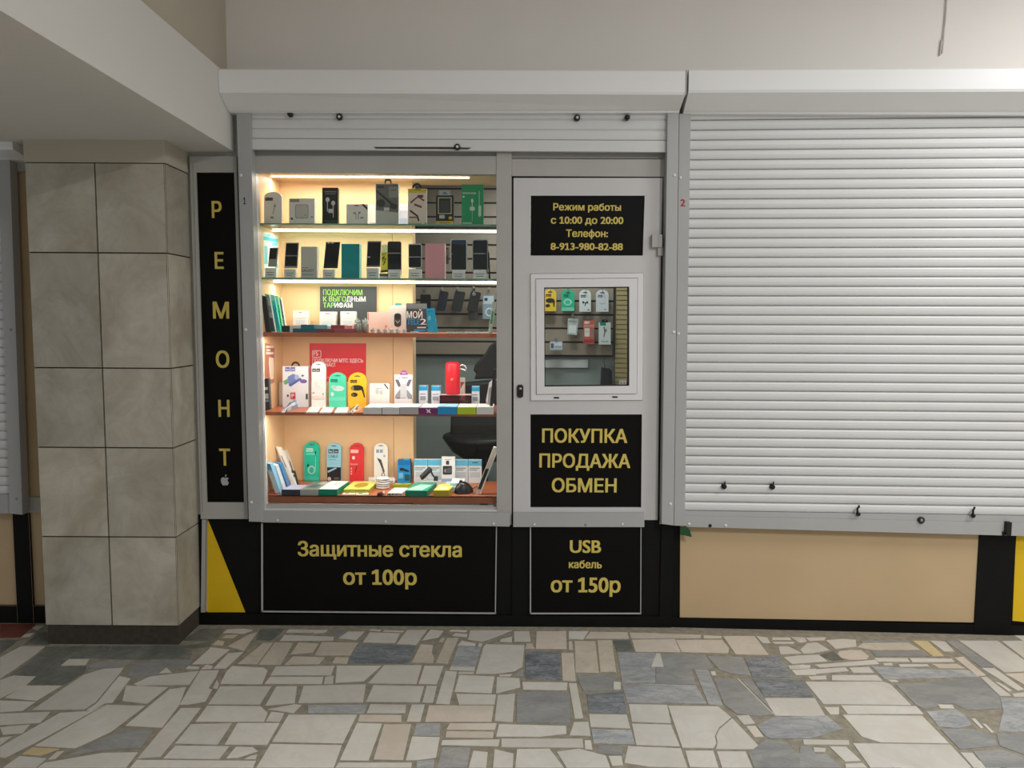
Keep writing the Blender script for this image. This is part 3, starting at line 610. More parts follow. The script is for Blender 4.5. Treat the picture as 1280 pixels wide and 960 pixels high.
b = MB(); p_ = at(13, 618, -0.04); q_ = at(13, 642, -0.04); b.box(-4.0, p_[0], -0.04, -0.01, q_[1], p_[1], 'grey_metal'); b.build('bottom_rail', r3, RL, bevel=0.0015)

# ---------------------------------------------------------------- display window (frame, pane, sill)
w1 = tag(empty('window_1', (at(480, 640)[0], 0, at(480, 640)[1])), kind='structure'); WL = w1.location
b = MB()
b.prism(quad([(311.5, 188), (317.5, 188), (330.5, 640), (325.5, 640)]), 0.0, 0.05, 'grey_profile')
b.prism(quad([(317.2, 214), (319.6, 214), (332, 636), (329.5, 636)], 0.0), -0.002, 0.045, 'pvc_white')
b.prism(quad([(312, 195), (622, 195), (622, 218), (314, 215.5)]), 0.0, 0.05, 'grey_profile')
b.prism(quad([(312, 180), (836, 182), (836, 198), (312, 196)], 0.02), 0.02, 0.05, 'grey_profile')
b.prism(quad([(329, 630.5), (621, 633.5), (621, 637), (328, 636)], 0.006), 0.006, 0.05, 'grey_profile')
b.prism(quad([(326, 635.8), (621, 637.5), (621, 639.8), (326, 638.5)], -0.01), -0.01, 0.045, 'pvc_white')
b.build('window_frame', w1, WL, bevel=0.0015)
b = MB(); b.prism(quad([(620.5, 190), (639.5, 190), (639.5, 656), (620.8, 656)], -0.004), -0.004, 0.05, 'grey_profile'); b.build('mullion', w1, WL, bevel=0.002)
b = MB(); b.prism(quad([(640, 199), (833, 199), (833, 221), (640, 220)], 0.002), 0.002, 0.05, 'grey_profile'); b.build('header', w1, WL, bevel=0.002)
b = MB(); b.prism(quad([(325.5, 638.8), (637.2, 641.5), (637.2, 658.3), (326, 653)], -0.03), -0.03, 0.012, 'grey_metal')
for x, y in ((347, 650), (482, 652), (617, 654.5)):
    p_ = at(x, y, -0.03); b.lathe([(0.003, -0.004), (0.008, -0.003), (0.009, 0.001)], (p_[0], -0.03, p_[1]), 'y', 'screw_white', 10)
b.build('sill', w1, WL, bevel=0.002)
b = MB(); b.prism(quad([(318, 214), (622, 216), (622, 636), (330, 634)], 0.024), 0.024, 0.028, 'pane_glass'); b.build('pane', w1, WL)

# ---------------------------------------------------------------- door
d1 = tag(empty('door_1', (at(735, 655)[0], 0, at(735, 655)[1])), kind='structure'); DL = d1.location
def ring(mb, o, i, y0, y1, m, Y=0.0):
    O, I = quad(o, Y), quad(i, Y)
    for k in range(4): mb.prism([O[k], O[(k + 1) % 4], I[(k + 1) % 4], I[k]], y0, y1, m)
b = MB()
O = [(642, 222.5), (828.5, 222.5), (823, 650), (641.5, 650)]
x = lambda l, y: 0
ring(b, [(642, 222.5), (828.5, 222.5), (825.8, 332), (642, 332)], [(663.5, 244.5), (806, 244.5), (803.5, 319.5), (663, 319.5)], 0.0, 0.05, 'door_grey')
ring(b, [(642, 332), (825.8, 332), (823.5, 509), (642, 509)], [(663, 342), (804.5, 341), (803.5, 500.5), (663, 501)], 0.0, 0.05, 'door_grey')
ring(b, [(642, 509), (823.5, 509), (822, 650), (641.5, 650)], [(663, 518), (802.5, 518), (801.5, 634.5), (663, 634.5)], 0.0, 0.05, 'door_grey')
b.build('door_leaf', d1, DL)
b = MB(); b.prism(quad([(639, 219), (642.2, 219), (641.7, 652), (639, 652)], 0.012), 0.012, 0.05, 'rubber_black')
b.prism(quad([(828.3, 219), (834, 219), (829, 655), (822.5, 655)], 0.014), 0.014, 0.05, 'rubber_black')
b.prism(quad([(640, 219.5), (832, 219.5), (832, 222.8), (640, 222.8)], 0.012), 0.012, 0.05, 'rubber_black')
b.build('rubber_seal', d1, DL)
b = MB(); b.prism(quad([(829.8, 198), (836, 198), (829, 655), (824.5, 655)], 0.006), 0.006, 0.05, 'grey_profile'); b.build('jamb', d1, DL)
b = MB(); ring(b, [(663.5, 342.5), (804, 341.5), (803, 500), (663.5, 500.5)], [(669.3, 348.5), (797, 347.5), (796, 492.3), (670, 493)], -0.008, 0.045, 'pvc_white'); b.build('window_frame', d1, DL, bevel=0.0015)
b = MB(); ring(b, [(669.9, 349.1), (796.4, 348.1), (795.4, 491.8), (670.6, 492.5)], [(680, 359.5), (786, 358.5), (786, 482), (680.5, 483)], -0.014, 0.045, 'pvc_white')
sash = b.build('sash', d1, DL, bevel=0.002)
b = MB(); ring(b, [(679.5, 359), (786.5, 358), (786.5, 482.5), (680, 483.5)], [(681, 360.5), (785, 359.5), (785, 481), (681.5, 482)], -0.012, 0.03, 'rubber_black'); b.build('gasket', d1, DL)
b = MB(); b.prism(quad([(680, 359), (786, 358), (786, 483), (680, 484)], 0.015), 0.015, 0.019, 'pane_glass'); b.build('pane', d1, DL)
for xx, yy in ((695.6, 497.2), (768.7, 496.3)):
    b = MB(); p_ = at(xx, yy, -0.009); b.box(p_[0] - 0.014, p_[0] + 0.014, -0.010, -0.004, p_[1] - 0.004, p_[1] + 0.004, 'rubber_black'); b.build('drain_slot', d1, DL)
b = MB(); b.prism(quad([(641.5, 641.5), (805.5, 641.5), (805.5, 659), (641.5, 658.8)], -0.03), -0.03, 0.0, 'grey_metal')
for xx, yy in ((668, 655.5), (778, 655)):
    p_ = at(xx, yy, -0.03); b.lathe([(0.003, -0.004), (0.008, -0.003), (0.009, 0.001)], (p_[0], -0.03, p_[1]), 'y', 'screw_white', 10)
p_ = at(732, 656, -0.03); b.lathe([(0.005, -0.003), (0.009, 0.001)], (p_[0], -0.03, p_[1]), 'y', 'rubber_black', 8)
b.build('sill', d1, DL, bevel=0.002)
b = MB(); b.prism(rr(*at(646.2, 497, -0.01), *at(654.2, 481, -0.01), 0.012), -0.008, 0.0, 'dark_metal'); p_ = at(650.3, 486, -0.01)
lk = b.build('lock_plate', d1, DL, bevel=0.001)
b = MB(); b.lathe([(0.008, -0.004), (0.009, 0.002)], (p_[0], -0.008, p_[1]), 'y', 'steel', 12); b.box(p_[0] - 0.0018, p_[0] + 0.0018, -0.0125, -0.01, p_[1] - 0.03, p_[1] - 0.004, 'rubber_black'); b.build('keyhole', lk, DL)
b = MB(); h1, h2 = at(815, 309, -0.03), at(828.5, 293, -0.03); b.box(h1[0], h2[0] - 0.002, -0.03, 0.0, h1[1], h2[1], 'grey_profile')
h3, h4 = at(822, 319.5, -0.02), at(829.5, 309, -0.02); b.box(h3[0], h4[0], -0.02, 0.0, h3[1], h4[1], 'grey_profile'); b.box(h1[0] + 0.03, h1[0] + 0.034, -0.031, -0.02, h1[1], h2[1], 'rubber_black'); b.build('hinge', d1, DL, bevel=0.002)
# wall behind the door seen through no gap: solid panel core behind the two sign fields
b = MB(); b.prism(quad([(664, 245), (806, 245), (803, 319), (664, 319)], 0.03), 0.03, 0.05, 'grey_profile'); b.prism(quad([(664, 518), (802, 518), (801, 634), (664, 634)], 0.03), 0.03, 0.05, 'grey_profile'); b.build('infill', d1, DL)

# ---------------------------------------------------------------- signs
def sign(name, label, c, Y, y1, lines, gfx=(), trim=None, m='black_film', cat='sign', fr=F0, tm='gold_film'):
    P = quad(c, Y, fr); cx = sum(p[0] for p in P) / len(P); z0 = min(p[1] for p in P)
    L = Vector((cx, Y, z0)); r = empty(name, L, fr); tag(r, label, cat)
    MB().prism(P, Y, y1, m).build('panel', r, L)
    if lines:
        for (t, xl, xr, yc, yb, *bo) in lines:
            b = MB()
            xm = (xl + xr) / 2
            a0, a1, zb, zc = at(xl, yb, Y, fr)[0], at(xr, yb, Y, fr)[0], at(xm, yb, Y, fr)[1], at(xm, yc, Y, fr)[1]
            b.text(t, a0, a1, zb, zc, Y - 0.0012, tm, *(bo or (0.026,)))
            b.build('lettering', r, L)
    if trim:
        b = MB()
        for t in trim: b.prism(quad(t, Y, fr), Y - 0.006, y1, 'grey_profile')
        b.build('trim', r, L)
    return r, L
c3 = lambda x, y: (630 + x / 5.333, 190 + y / 5.333)
c5 = lambda x, y: (630 + x / 3.2, 500 + y / 3.2)
c9 = lambda x, y: (300 + x / 3.556, 640 + y / 3.556)
def ln(f, t, xl, xr, yc, yb, *a): return (t, f(xl, 0)[0], f(xr, 0)[0], f(0, yc)[1], f(0, yb)[1], *a)
sign('opening_hours_sign', 'black panel with opening hours and phone number in gold at the top of the door', [(663.8, 244.8), (805.7, 244.8), (803.2, 319.2), (663.3, 319.2)], 0.012, 0.03,
     [ln(c3, 'Режим работы', 328, 780, 346, 390), ln(c3, 'с 10:00 до 20:00', 312, 795, 433, 478), ln(c3, 'Телефон:', 413, 692, 521, 566), ln(c3, '8-913-980-82-88', 310, 792, 609, 653)])
sign('trade_in_sign', 'black panel reading buy, sell and exchange in gold at the foot of the door', [(663.3, 518.3), (802.2, 518.3), (801.2, 634.2), (663.3, 634.2)], 0.012, 0.03,
     [ln(c5, 'ПОКУПКА', 152, 493, 119, 170), ln(c5, 'ПРОДАЖА', 141, 505, 219, 270), ln(c5, 'ОБМЕН', 191, 450, 317, 368)])
sign('screen_glass_sign', 'wide black panel with gold lettering and thin pale edge strips below the display window', [(328, 653), (620.5, 657), (619, 765), (328, 763.5)], -0.004, 0.012,
     [ln(c9, 'Защитные стекла', 257, 986, 136, 197), ln(c9, 'от 100р', 459, 786, 257, 322)],
     trim=[[(326.8, 654), (328.8, 654), (329, 764.5), (327, 764.5)], [(327, 763.2), (620, 765.8), (620, 767.2), (327, 764.8)], [(620, 658), (621.2, 658), (619.8, 767), (618.6, 767)]])
sign('cable_price_sign', 'small black panel with cable price in gold under the door', [(663.5, 656), (801, 656), (800.5, 766), (663.5, 766)], -0.004, 0.012,
     [ln(c5, 'USB', 263, 388, 562, 610), ln(c5, 'кабель', 259, 391, 643, 672), ln(c5, 'от 150р', 187, 466, 711, 768)],
     trim=[[(662.3, 657), (663.8, 657), (663.8, 767.2), (662.3, 767.2)], [(662.5, 765.8), (801.5, 765.8), (801.5, 767.3), (662.5, 767.3)], [(800.6, 657), (801.6, 657), (801.2, 767), (800.2, 767)]])
# vertical repair sign beside the pillar
r, L = sign('repair_sign', 'tall narrow black sign with vertical gold letters between pillar and window', [(246, 215.5), (294, 215.5), (306.5, 627.5), (259.5, 627.5)], 0.0, 0.012,
     [(ch, x - w, x + w, y - 9.6, y + 9.6) for ch, x, y, w in (('Р', 271.2, 262.5, 6.2), ('Е', 274.3, 326.2, 5.6), ('М', 276.6, 388.3, 10.2), ('О', 278.6, 449.6, 8.4), ('Н', 280.3, 511, 7), ('Т', 281.3, 572, 6.8))])
b = MB()
ap = [(0, .52), (-.2, .62), (-.42, .5), (-.5, .22), (-.44, -.12), (-.26, -.42), (-.08, -.44), (.04, -.38), (.16, -.44), (.32, -.38), (.46, -.06), (.34, .08), (.3, .28), (.44, .46), (.24, .6)]
lf = [(.02, .66), (.04, .86), (.22, .98), (.2, .78)]
p_ = at(281.3, 602.5, 0); k_ = 0.043
b.prism([(p_[0] + x * 1.05 * k_, p_[1] + y * k_) for x, y in ap], -0.0012, 0.0, 'apple_grey'); b.prism([(p_[0] + x * k_, p_[1] + y * k_) for x, y in lf], -0.0012, 0.0, 'apple_grey'); b.build('emblem', r, L)
b = MB()
ring(b, [(238.2, 196), (296.3, 196), (311, 648), (252, 648)], [(246, 216), (293.6, 216), (306, 627.5), (259.5, 627.5)], -0.012, 0.03, 'grey_profile')
b.prism(quad([(240.6, 204), (241.8, 204), (253.8, 640), (252.6, 640)], -0.012), -0.0135, -0.012, 'plinth_marble')
b.build('frame', r, L)
yt_ = MB(); P = quad([(260, 650), (306.5, 765.3), (258.8, 765.3)], 0.010); L = Vector((P[2][0], 0.01, P[2][1]))
yt_.prism(P, 0.010, 0.0125, 'yellow_film'); tag(yt_.build('yellow_triangle', None, L), 'yellow triangle film on the black board below the tall repair sign', 'decal')
yt_ = MB(); P = quad([(1270.5, 660), (1300, 662), (1300, 779), (1265.6, 776)], 0.014, FR); L = Vector((P[3][0], 0.014, P[3][1]))
yt_.prism(P, 0.014, 0.021, 'yellow_film'); tag(yt_.build('yellow_film_sheet', None, L, FR), 'yellow film sheet beside the black post at the far right end', 'decal')
lf_ = MB(); P = quad([(850.5, 659), (858, 657.5), (862.5, 663), (864.8, 671.5), (857, 669.5), (850.5, 668.5)], -0.045, FR); L = Vector((P[0][0], -0.045, P[0][1]))
lf_.prism(P, -0.045, -0.043, 'leaf_green'); tag(lf_.build('green_leaf', None, L, FR), 'dark green leaf poking out below the end of the shutter guide', 'leaf')
# hanging wire on the upper wall
wr = MB(); a_, c_ = at(1187, -30, 0.0), at(1179, 66, 0.0)
mat('old_wire', (206, 203, 196), 0.7, var=0.1)
wr.tube([(a_[0], 0.012, a_[1]), ((a_[0] + c_[0]) / 2 + 0.004, 0.012, (a_[1] + c_[1]) / 2), (c_[0], 0.012, c_[1])], 0.004, 'old_wire'); wr.tube([(c_[0] - 0.01, 0.012, c_[1] - 0.01), (c_[0] - 0.004, 0.012, c_[1] + 0.07)], 0.004, 'old_wire')
tag(wr.build('wall_wire', None, (c_[0], 0.012, c_[1])), 'thin grey wire hanging down the white upper wall over the closed shutter', 'wire')
# ---------------------------------------------------------------- display cabinet
mat('birch', (230, 192, 148), 0.5, var=0.035, scale=6.0)
mat('birch_edge', (246, 226, 186), 0.5, var=0.03)
mat('seam', (150, 112, 70), 0.8, var=0.1)
mat('cherry', (172, 96, 62), 0.4, var=0.12, scale=10)
mat('alu', (196, 196, 192), 0.35, 0.7, var=0.04)
mat('led', (255, 244, 226), 0.5, var=0, emit=4.5)
LX = at(353, 400, 0.47)[0]; RX = at(637, 400, 0.1)[0]
BY = 0.47
zS1 = at(470, 279.6, 0.05)[1]; zS2 = at(470, 347.6, 0.05)[1]; zS3 = at(470, 416.3, 0.06)[1]; zS4 = at(470, 516.0, 0.05)[1]; zS5 = at(470, 621.3, 0.035)[1]
zTop = at(450, 221.3, 0.30)[1] + 0.004
dc = empty('display_cabinet', ((LX + RX) / 2, 0.25, 0)); DC = dc.location
tag(dc, 'lit birch display cabinet with glass and cherry shelves behind the shop window', 'display cabinet')
sx = at(491, 400, BY)[0]; ex = at(516, 400, BY)[0]
b = MB(); b.box(LX, sx - 0.001, BY, BY + 0.016, 0, zTop + 0.2, 'birch'); b.box(sx + 0.0015, ex, BY, BY + 0.016, 0, zTop + 0.2, 'birch'); b.box(sx - 0.01, sx + 0.01, BY + 0.006, BY + 0.012, 0, zTop, 'seam'); b.build('back_panel', dc, DC)
b = MB(); b.box(ex - 0.016, ex, BY + 0.016, BY + 0.14, 0, zTop + 0.2, 'birch', 'birch'); b.build('end_board', dc, DC)
b = MB(); b.box(LX - 0.02, LX, 0.055, BY + 0.016, 0, zTop + 0.2, 'birch'); b.build('side_panel', dc, DC)
b = MB(); b.box(LX, RX, 0.055, BY + 0.1, zTop, zTop + 0.018, 'birch'); b.build('top_board', dc, DC)
for z in (zS1, zS2):
    b = MB(); b.box(LX + 0.001, RX, 0.052, BY - 0.004, z - 0.008, z, 'shelf_glass', 'shelf_glass', 'glass_edge'); b.build('glass_shelf', dc, DC)
for z, t in ((zS3, 0.022), (zS4, 0.018), (zS5, 0.034)):
    b = MB(); b.box(LX + 0.001, RX, 0.04 if z == zS5 else 0.066, BY - 0.002, z - (t if z == zS5 else 0.007), z, 'cherry'); b.box(LX + 0.001, RX, 0.04 if z == zS5 else 0.055, 0.066, z - t, z, 'cherry'); b.build('wooden_shelf', dc, DC)
mat('cherry_dark', (96, 58, 40), 0.5, var=0.1)
for z, yy, x1, e in ((zTop, 0.30, at(587, 222, 0.3)[0], 5.6), (zS1 - 0.008, 0.30, RX - 0.02, 3.8), (zS2 - 0.008, 0.30, RX - 0.02, 5.2), (zS3 - 0.007, 0.085, RX - 0.02, 6.5), (zS4 - 0.007, 0.085, RX - 0.02, 6.5)):
    b = MB(); b.box(LX + 0.004, x1, yy - 0.008, yy + 0.008, z - 0.0015, z - 0.0003, 'alu'); st = b.build('led_strip', dc, DC)
    b = MB(); b.box(LX + 0.006, x1 - 0.002, yy - 0.0075, yy + 0.0075, z - (0.0075 if yy > .2 else 0.005), z - 0.0015, 'led'); b.build('diffuser', st, (0, 0, 0)) if 0 else None
    d = b.build('diffuser', None, DC); d.location = (0, 0, 0); d.parent = st
    area('led_strip_light', ((LX + x1) / 2, yy, z - 0.016), (x1 - LX - 0.03, 0.014), e, (1.0, 0.92, 0.82), ((LX + x1) / 2, yy + 0.02, 0))
zS1, zS2, zS3, zS4, zS5 = (z + 0.0004 for z in (zS1, zS2, zS3, zS4, zS5))     # what stands on them rests a hair above
# the slatted wall at the back of the shop
sw = MB(); mat('slat_board', (152, 141, 127), 0.55, var=0.05, scale=5); mat('slat_groove', (40, 36, 32), 0.8, var=0.1)
wx0, wx1 = -1.25, at(767, 400, SB)[0]
zb_ = at(740, 446, SB)[1]; pit = (zb_ - at(740, 446 + 17, SB)[1])
sw.box(wx0, wx1, SB + 0.01, SB + 0.039, zb_, zb_ + pit * 14, 'slat_groove')
for i in range(14): sw.box(wx0, wx1 - 0.004, SB, SB + 0.012, zb_ + i * pit + 0.013, zb_ + (i + 1) * pit, 'slat_board')
tag(sw.build('slatwall_panel', None, ((wx0 + wx1) / 2, SB, zb_)), 'slatted grooved display board on the back wall of the shop', 'slatwall')
pb = MB(); P = quad([(600, 449.5), (735, 449.5), (735, 459.5), (600, 459.5)], SB + 0.03); mat('pale_board', (206, 212, 214), 0.6, var=0.02)
pb.prism(P, SB + 0.022, SB + 0.04, 'pale_board'); tag(pb.build('pale_strip', None, (P[0][0], SB + 0.022, P[2][1])), 'pale horizontal board on the shop wall just under the slatted board', 'board')

# ---------------------------------------------------------------- merchandise
CR = {'A': (310, 190, 4), 'B': (310, 410, 4), 'D': (660, 340, 6), 'P': (0, 0, 1)}
def cpx(c, x, y): o = CR[c]; return (o[0] + x / o[2], o[1] + y / o[2])
def cm(c, rough=0.4, metal=0.0):
    if isinstance(c, str): return c
    n = 'p_%d_%d_%d_%d' % (c[0], c[1], c[2], int(rough * 100)); mat(n, c, rough, metal, var=0.025, scale=14); return n
WHT, BLK, GRY = (236, 234, 230), (16, 16, 18), (120, 120, 118)
def item(name, label, cat, c, poly, Y, zb, t, m, gfx=(), group=None, parts=(), side=None, lean=0.0, rough=0.4):
    """an upright article: its front outline (crop px) at the distance Y, thickness t, standing on zb"""
    if len(poly) == 4 and not isinstance(poly[0], tuple): poly = rc(*poly)
    W2 = lambda q, yy=Y: at(*cpx(c, *q), yy)
    P = [W2(q) for q in poly]
    xs = [p[0] for p in P]; sx_ = max(0.0, LX + 0.003 - min(xs)) if Y < BY and c != 'D' else 0.0
    P = [(a + sx_, z) for a, z in P]
    zmin = min(p[1] for p in P); dz = (zb - zmin) if zb is not None else 0.0
    L = Vector((sum(p[0] for p in P) / len(P), Y, zmin + dz))
    sh_ = lambda q: [(a + sx_, z + dz) for a, z in q]
    b = MB(); b.prism([(a, z + dz) for a, z in P], Y, Y + t, cm(m, rough), cm(side, rough) if side else None)
    def draw(mb, gl, y):
        for k, g in enumerate(gl):
            yy = y - 0.0006 - 0.00012 * k
            if g[0] == 'T':
                _, mm, s_, x0, x1, yc, yb = g[:7]; a, d = W2((x0, yb)), W2((x1, yc))
                mb.text(s_, a[0] + sx_, d[0] + sx_, a[1] + dz, d[1] + dz, yy, cm(mm), g[7] if len(g) > 7 else 0.016)
            else:
                q = g[1]
                if len(q) == 4 and not isinstance(q[0], tuple): q = rc(*q)
                mb.prism(sh_([W2(p) for p in q]), yy, yy + 0.0003, cm(g[0]), back=False)
    draw(b, gfx, Y)
    o = b.build(name, None, L)
    if lean: o.rotation_euler = (-lean, 0, 0)
    for (pn, pm, pp, y0, y1, *pg) in parts:
        if len(pp) == 4 and not isinstance(pp[0], tuple): pp = rc(*pp)
        pbm = MB(); pbm.prism(sh_([W2(p) for p in pp]), Y + y0, Y + y1, cm(pm, 0.3)); draw(pbm, pg[0] if pg else (), Y + y0)
        pbm.build(pn, o, L)
    return tag(o, label, cat, group)
def flat(name, label, cat, c, r, yback, zb, m, top=None, group=None, gtop=(), gfront=(), Yf=None, dx=0.0):
    """a box lying on a shelf: front face r (crop px), back edge of its top at yback; dx skews the far side"""
    x0, y0, x1, y1 = r
    pm_ = cpx(c, (x0 + x1) / 2, y1)
    if Yf is None: Yf = on_z(pm_[0], pm_[1], zb)[1]
    xa, xb = at(*cpx(c, x0, y1), Yf)[0], at(*cpx(c, x1, y1), Yf)[0]
    h = abs(at(*cpx(c, x0, y0), Yf)[1] - at(*cpx(c, x0, y1), Yf)[1])
    q = cpx(c, (x0 + x1) / 2, yback); Yb = min(on_z(q[0], q[1], zb + h)[1], BY - 0.01) if zb + h < CAMH - 0.05 else Yf + 0.09
    Yb = max(min(Yb, 0.425 if x1 < 780 or zb > 1 else 0.315), Yf + 0.02)
    b = MB(); V = [(xa, Yf), (xb, Yf), (xb + dx, Yb), (xa + dx, Yb)]
    b.slab(V, zb, zb + h, cm(top or m), cm(m))
    for k, (gm, poly) in enumerate(gtop):      # (u,v) on the top face
        pl_ = [(xa + dx * v + (xb - xa) * u, Yf + (Yb - Yf) * v) for u, v in poly]
        b.slab(pl_, zb + h, zb + h + 0.0006 + 0.0001 * k, cm(gm))
    for k, (gm, poly) in enumerate(gfront):
        b.prism([(xa + (xb - xa) * u, zb + h * v) for u, v in poly], Yf - 0.0006, Yf - 0.0002, cm(gm))
    return tag(b.build(name, None, ((xa + xb) / 2, Yf, zb)), label, cat, group)

# --- top shelf
G1 = 'boxed accessories on the top glass shelf'
Y1 = 0.11
item('earphone_pack', 'clear domed earphone pack at the far left of the top glass shelf', 'earphones', 'A', arch(80, 187, 168, 350, 28), Y1, zS1, 0.02, (232, 230, 226), [((90, 90, 90), (86, 216, 124, 232)), ((232, 230, 226), arch(84, 190, 164, 214, 24)), ((150, 150, 148), ell(134, 258, 5, 8)), ((150, 150, 148), ell(120, 316, 10, 6)), ((168, 168, 166), [(132, 258), (136, 258), (126, 300), (122, 300)])], G1)
item('charger_box', 'wide grey-white box with a charger outline, second from left on the top shelf', 'box', 'A', (205, 222, 332, 352), Y1, zS1, 0.05, (236, 234, 230), [((150, 148, 144), (210, 224, 256, 240)), ((140, 138, 134), rr(236, 252, 302, 322, 9)), ((204, 202, 198), rr(239, 255, 299, 319, 8)), ((120, 118, 114), (268, 316, 274, 319)), ((60, 60, 60), ell(219, 323, 6, 6)), ((160, 160, 158), (284, 300, 290, 312)), ((150, 148, 146), (312, 312, 326, 318))], G1)
item('earphone_box', 'tall black box picturing white earbuds on the top shelf', 'earphones', 'A', (371, 170, 450, 355), Y1, zS1, 0.03, (24, 24, 27), [('T', (190, 190, 190), 'EARPHONES', 384, 442, 187, 193), ((150, 150, 150), (386, 199, 438, 202)), ((206, 206, 204), ell(398, 230, 10, 12)), ((206, 206, 204), ell(426, 247, 10, 12)), ((206, 206, 204), (395, 240, 399, 290)), ((206, 206, 204), (424, 255, 428, 320)), ((206, 206, 204), (402, 276, 424, 296)), ((60, 80, 70), (374, 333, 448, 338)), ((46, 64, 54), (392, 339, 447, 354))], G1)
item('earbud_box', 'low white earbud box with a black corner ribbon on the top shelf', 'earphones', 'A', (492, 252, 598, 355), Y1, zS1, 0.05, (238, 236, 232), [(BLK, [(566, 252), (580, 252), (597, 268), (597, 282)]), ((120, 120, 120), (532, 256, 553, 262)), ((160, 160, 160), ell(533, 297, 8, 6)), ((140, 140, 140), ell(557, 295, 6, 6)), ((160, 160, 160), (538, 300, 542, 328)), ((160, 160, 160), (550, 300, 554, 328)), ((150, 150, 150), (561, 316, 578, 324))], G1)
item('white_box', 'plain white box squeezed behind the tall grey cable box on the top shelf', 'box', 'A', (600, 232, 640, 358), 0.33, zS1, 0.05, WHT, [((206, 190, 200), (603, 322, 637, 356))], G1)
item('cable_box', 'tallest grey box with a hang hook on the top shelf', 'box', 'A', (638, 150, 752, 357), Y1, zS1, 0.04, (196, 196, 190), [((112, 114, 110), [(640, 153), (751, 153), (751, 295), (640, 283)]), ((150, 152, 148), (704, 166, 748, 220)), ((70, 72, 72), (646, 162, 680, 172)), ('T', (66, 68, 70), 'CABLE', 710, 742, 178, 186), ((60, 62, 62), [(642, 180), (740, 262), (744, 272), (734, 272), (640, 190)]), ((62, 64, 64), ell(664, 248, 22, 20)), ((64, 66, 66), ell(728, 264, 20, 14)), ((214, 214, 210), (680, 270, 706, 286))], G1,
     [('hanger', (66, 70, 66), [(682, 150), (684, 132), (690, 127), (710, 127), (716, 132), (718, 150), (711, 150), (709, 137), (691, 137), (689, 150)], 0.0, 0.004)], side=(232, 230, 226))
item('lilac_box', 'pale lilac box standing behind and between the grey and beige cable boxes', 'box', 'A', (757, 230, 802, 358), 0.33, zS1, 0.05, (206, 206, 226), [((238, 236, 240), (759, 250, 798, 262)), ((180, 186, 214), (759, 300, 800, 356))], G1)
item('cable_card', 'beige cable card with yellow bands and a dark hang tab on the top shelf', 'cable', 'A', (800, 178, 893, 361), Y1, zS1, 0.02, (236, 220, 206), [((222, 196, 54), (801, 179, 892, 199)), ((90, 80, 20), (834, 182, 864, 186)), ((190, 196, 60), (801, 350, 870, 361)), ((120, 66, 40), [(810, 246), (850, 214), (884, 236), (878, 242), (850, 222), (814, 254)]), ((96, 46, 30), (848, 210, 876, 224)), ((120, 70, 44), [(832, 252), (870, 266), (868, 276), (830, 262)]), ((50, 36, 32), [(812, 284), (850, 312), (858, 340), (850, 342), (844, 318), (808, 292)]), ((150, 110, 90), (806, 318, 846, 326)), ((40, 90, 50), [(893, 345), (893, 361), (876, 361)])], G1,
     [('hanger', (40, 40, 38), ell(845, 178, 25, 28, 10, 0, 180) + ell(845, 170, 12, 10, 8, 180, 0), 0.0, 0.003)], side=(240, 236, 226))
item('charger_pack', 'black and yellow charger pack with a clear hang header on the top shelf', 'charger', 'A', (940, 212, 1028, 362), Y1, zS1, 0.035, (22, 22, 20), [((198, 196, 150), (950, 222, 1018, 305)), ((40, 40, 38), (954, 226, 1014, 301)), ((62, 60, 52), (962, 240, 1006, 296)), ((198, 198, 196), rr(956, 310, 984, 328, 4)), ((226, 190, 50), ell(1012, 325, 9, 8)), ((226, 196, 40), (941, 341, 1027, 361)), ((60, 50, 10), (956, 348, 1012, 351))], G1,
     [('hanger', (176, 182, 184), [(955, 212), (955, 186), (1012, 186), (1012, 212)], 0.0, 0.002, [((110, 116, 116), [(966, 206), (984, 194), (1002, 206)])])])
item('earphone_box', 'green box picturing white earphones at the right end of the top shelf', 'earphones', 'A', (1068, 157, 1178, 362), Y1, zS1, 0.03, (24, 156, 92), [('T', (70, 150, 110), 'hoco.', 1074, 1128, 172, 190), ('T', (220, 232, 224), 'EARPHONES', 1072, 1140, 196, 205), ((206, 226, 214), ell(1078, 218, 5, 5)), ((214, 226, 218), ell(1121, 238, 6, 10)), ((214, 226, 218), (1119, 246, 1123, 270)), ((206, 220, 212), rr(1109, 268, 1134, 288, 5)), ((140, 190, 164), (1120, 288, 1123, 340)), ((206, 220, 212), (1155, 190, 1158, 320)), ((206, 224, 214), rr(1152, 262, 1166, 316, 4)), ((170, 210, 190), (1072, 346, 1120, 354))], G1, side=(96, 150, 122))

# --- phone shelf
G2 = 'phones displayed on the second glass shelf'
def phone(label, p, scr, rim, Y=0.12, extra=(), t=0.009, name='smartphone'):
    return item(name, label, 'phone', 'A', p, Y, None, t, rim, (), G2, [('screen', (9, 9, 11), scr, -0.001, 0.002, extra)], rough=0.25)
def card(label, r, Y=0.10):
    x0, y0, x1, y1 = r
    item('price_stand', label, 'price stand', 'A', r, Y, zS2, 0.035, (244, 242, 238), [((150, 150, 150), (x0 + 8, y0 + (y1 - y0) * .42, x1 - 10, y0 + (y1 - y0) * .5)), ((130, 130, 132), (x0 + 12, y0 + (y1 - y0) * .66, x1 - 14, y0 + (y1 - y0) * .74))], 'white price stands in front of the phones')
def slant(x0, y0, x1, y1, s): return [(x0 + s, y0), (x1 + s, y0), (x1, y1), (x0, y1)]
DASH = lambda x0, x1, y: [((196, 196, 196), (x0 + (x1 - x0) * i / 9, y - 2.5, x0 + (x1 - x0) * (i + .62) / 9, y + 2.5)) for i in range(9)]
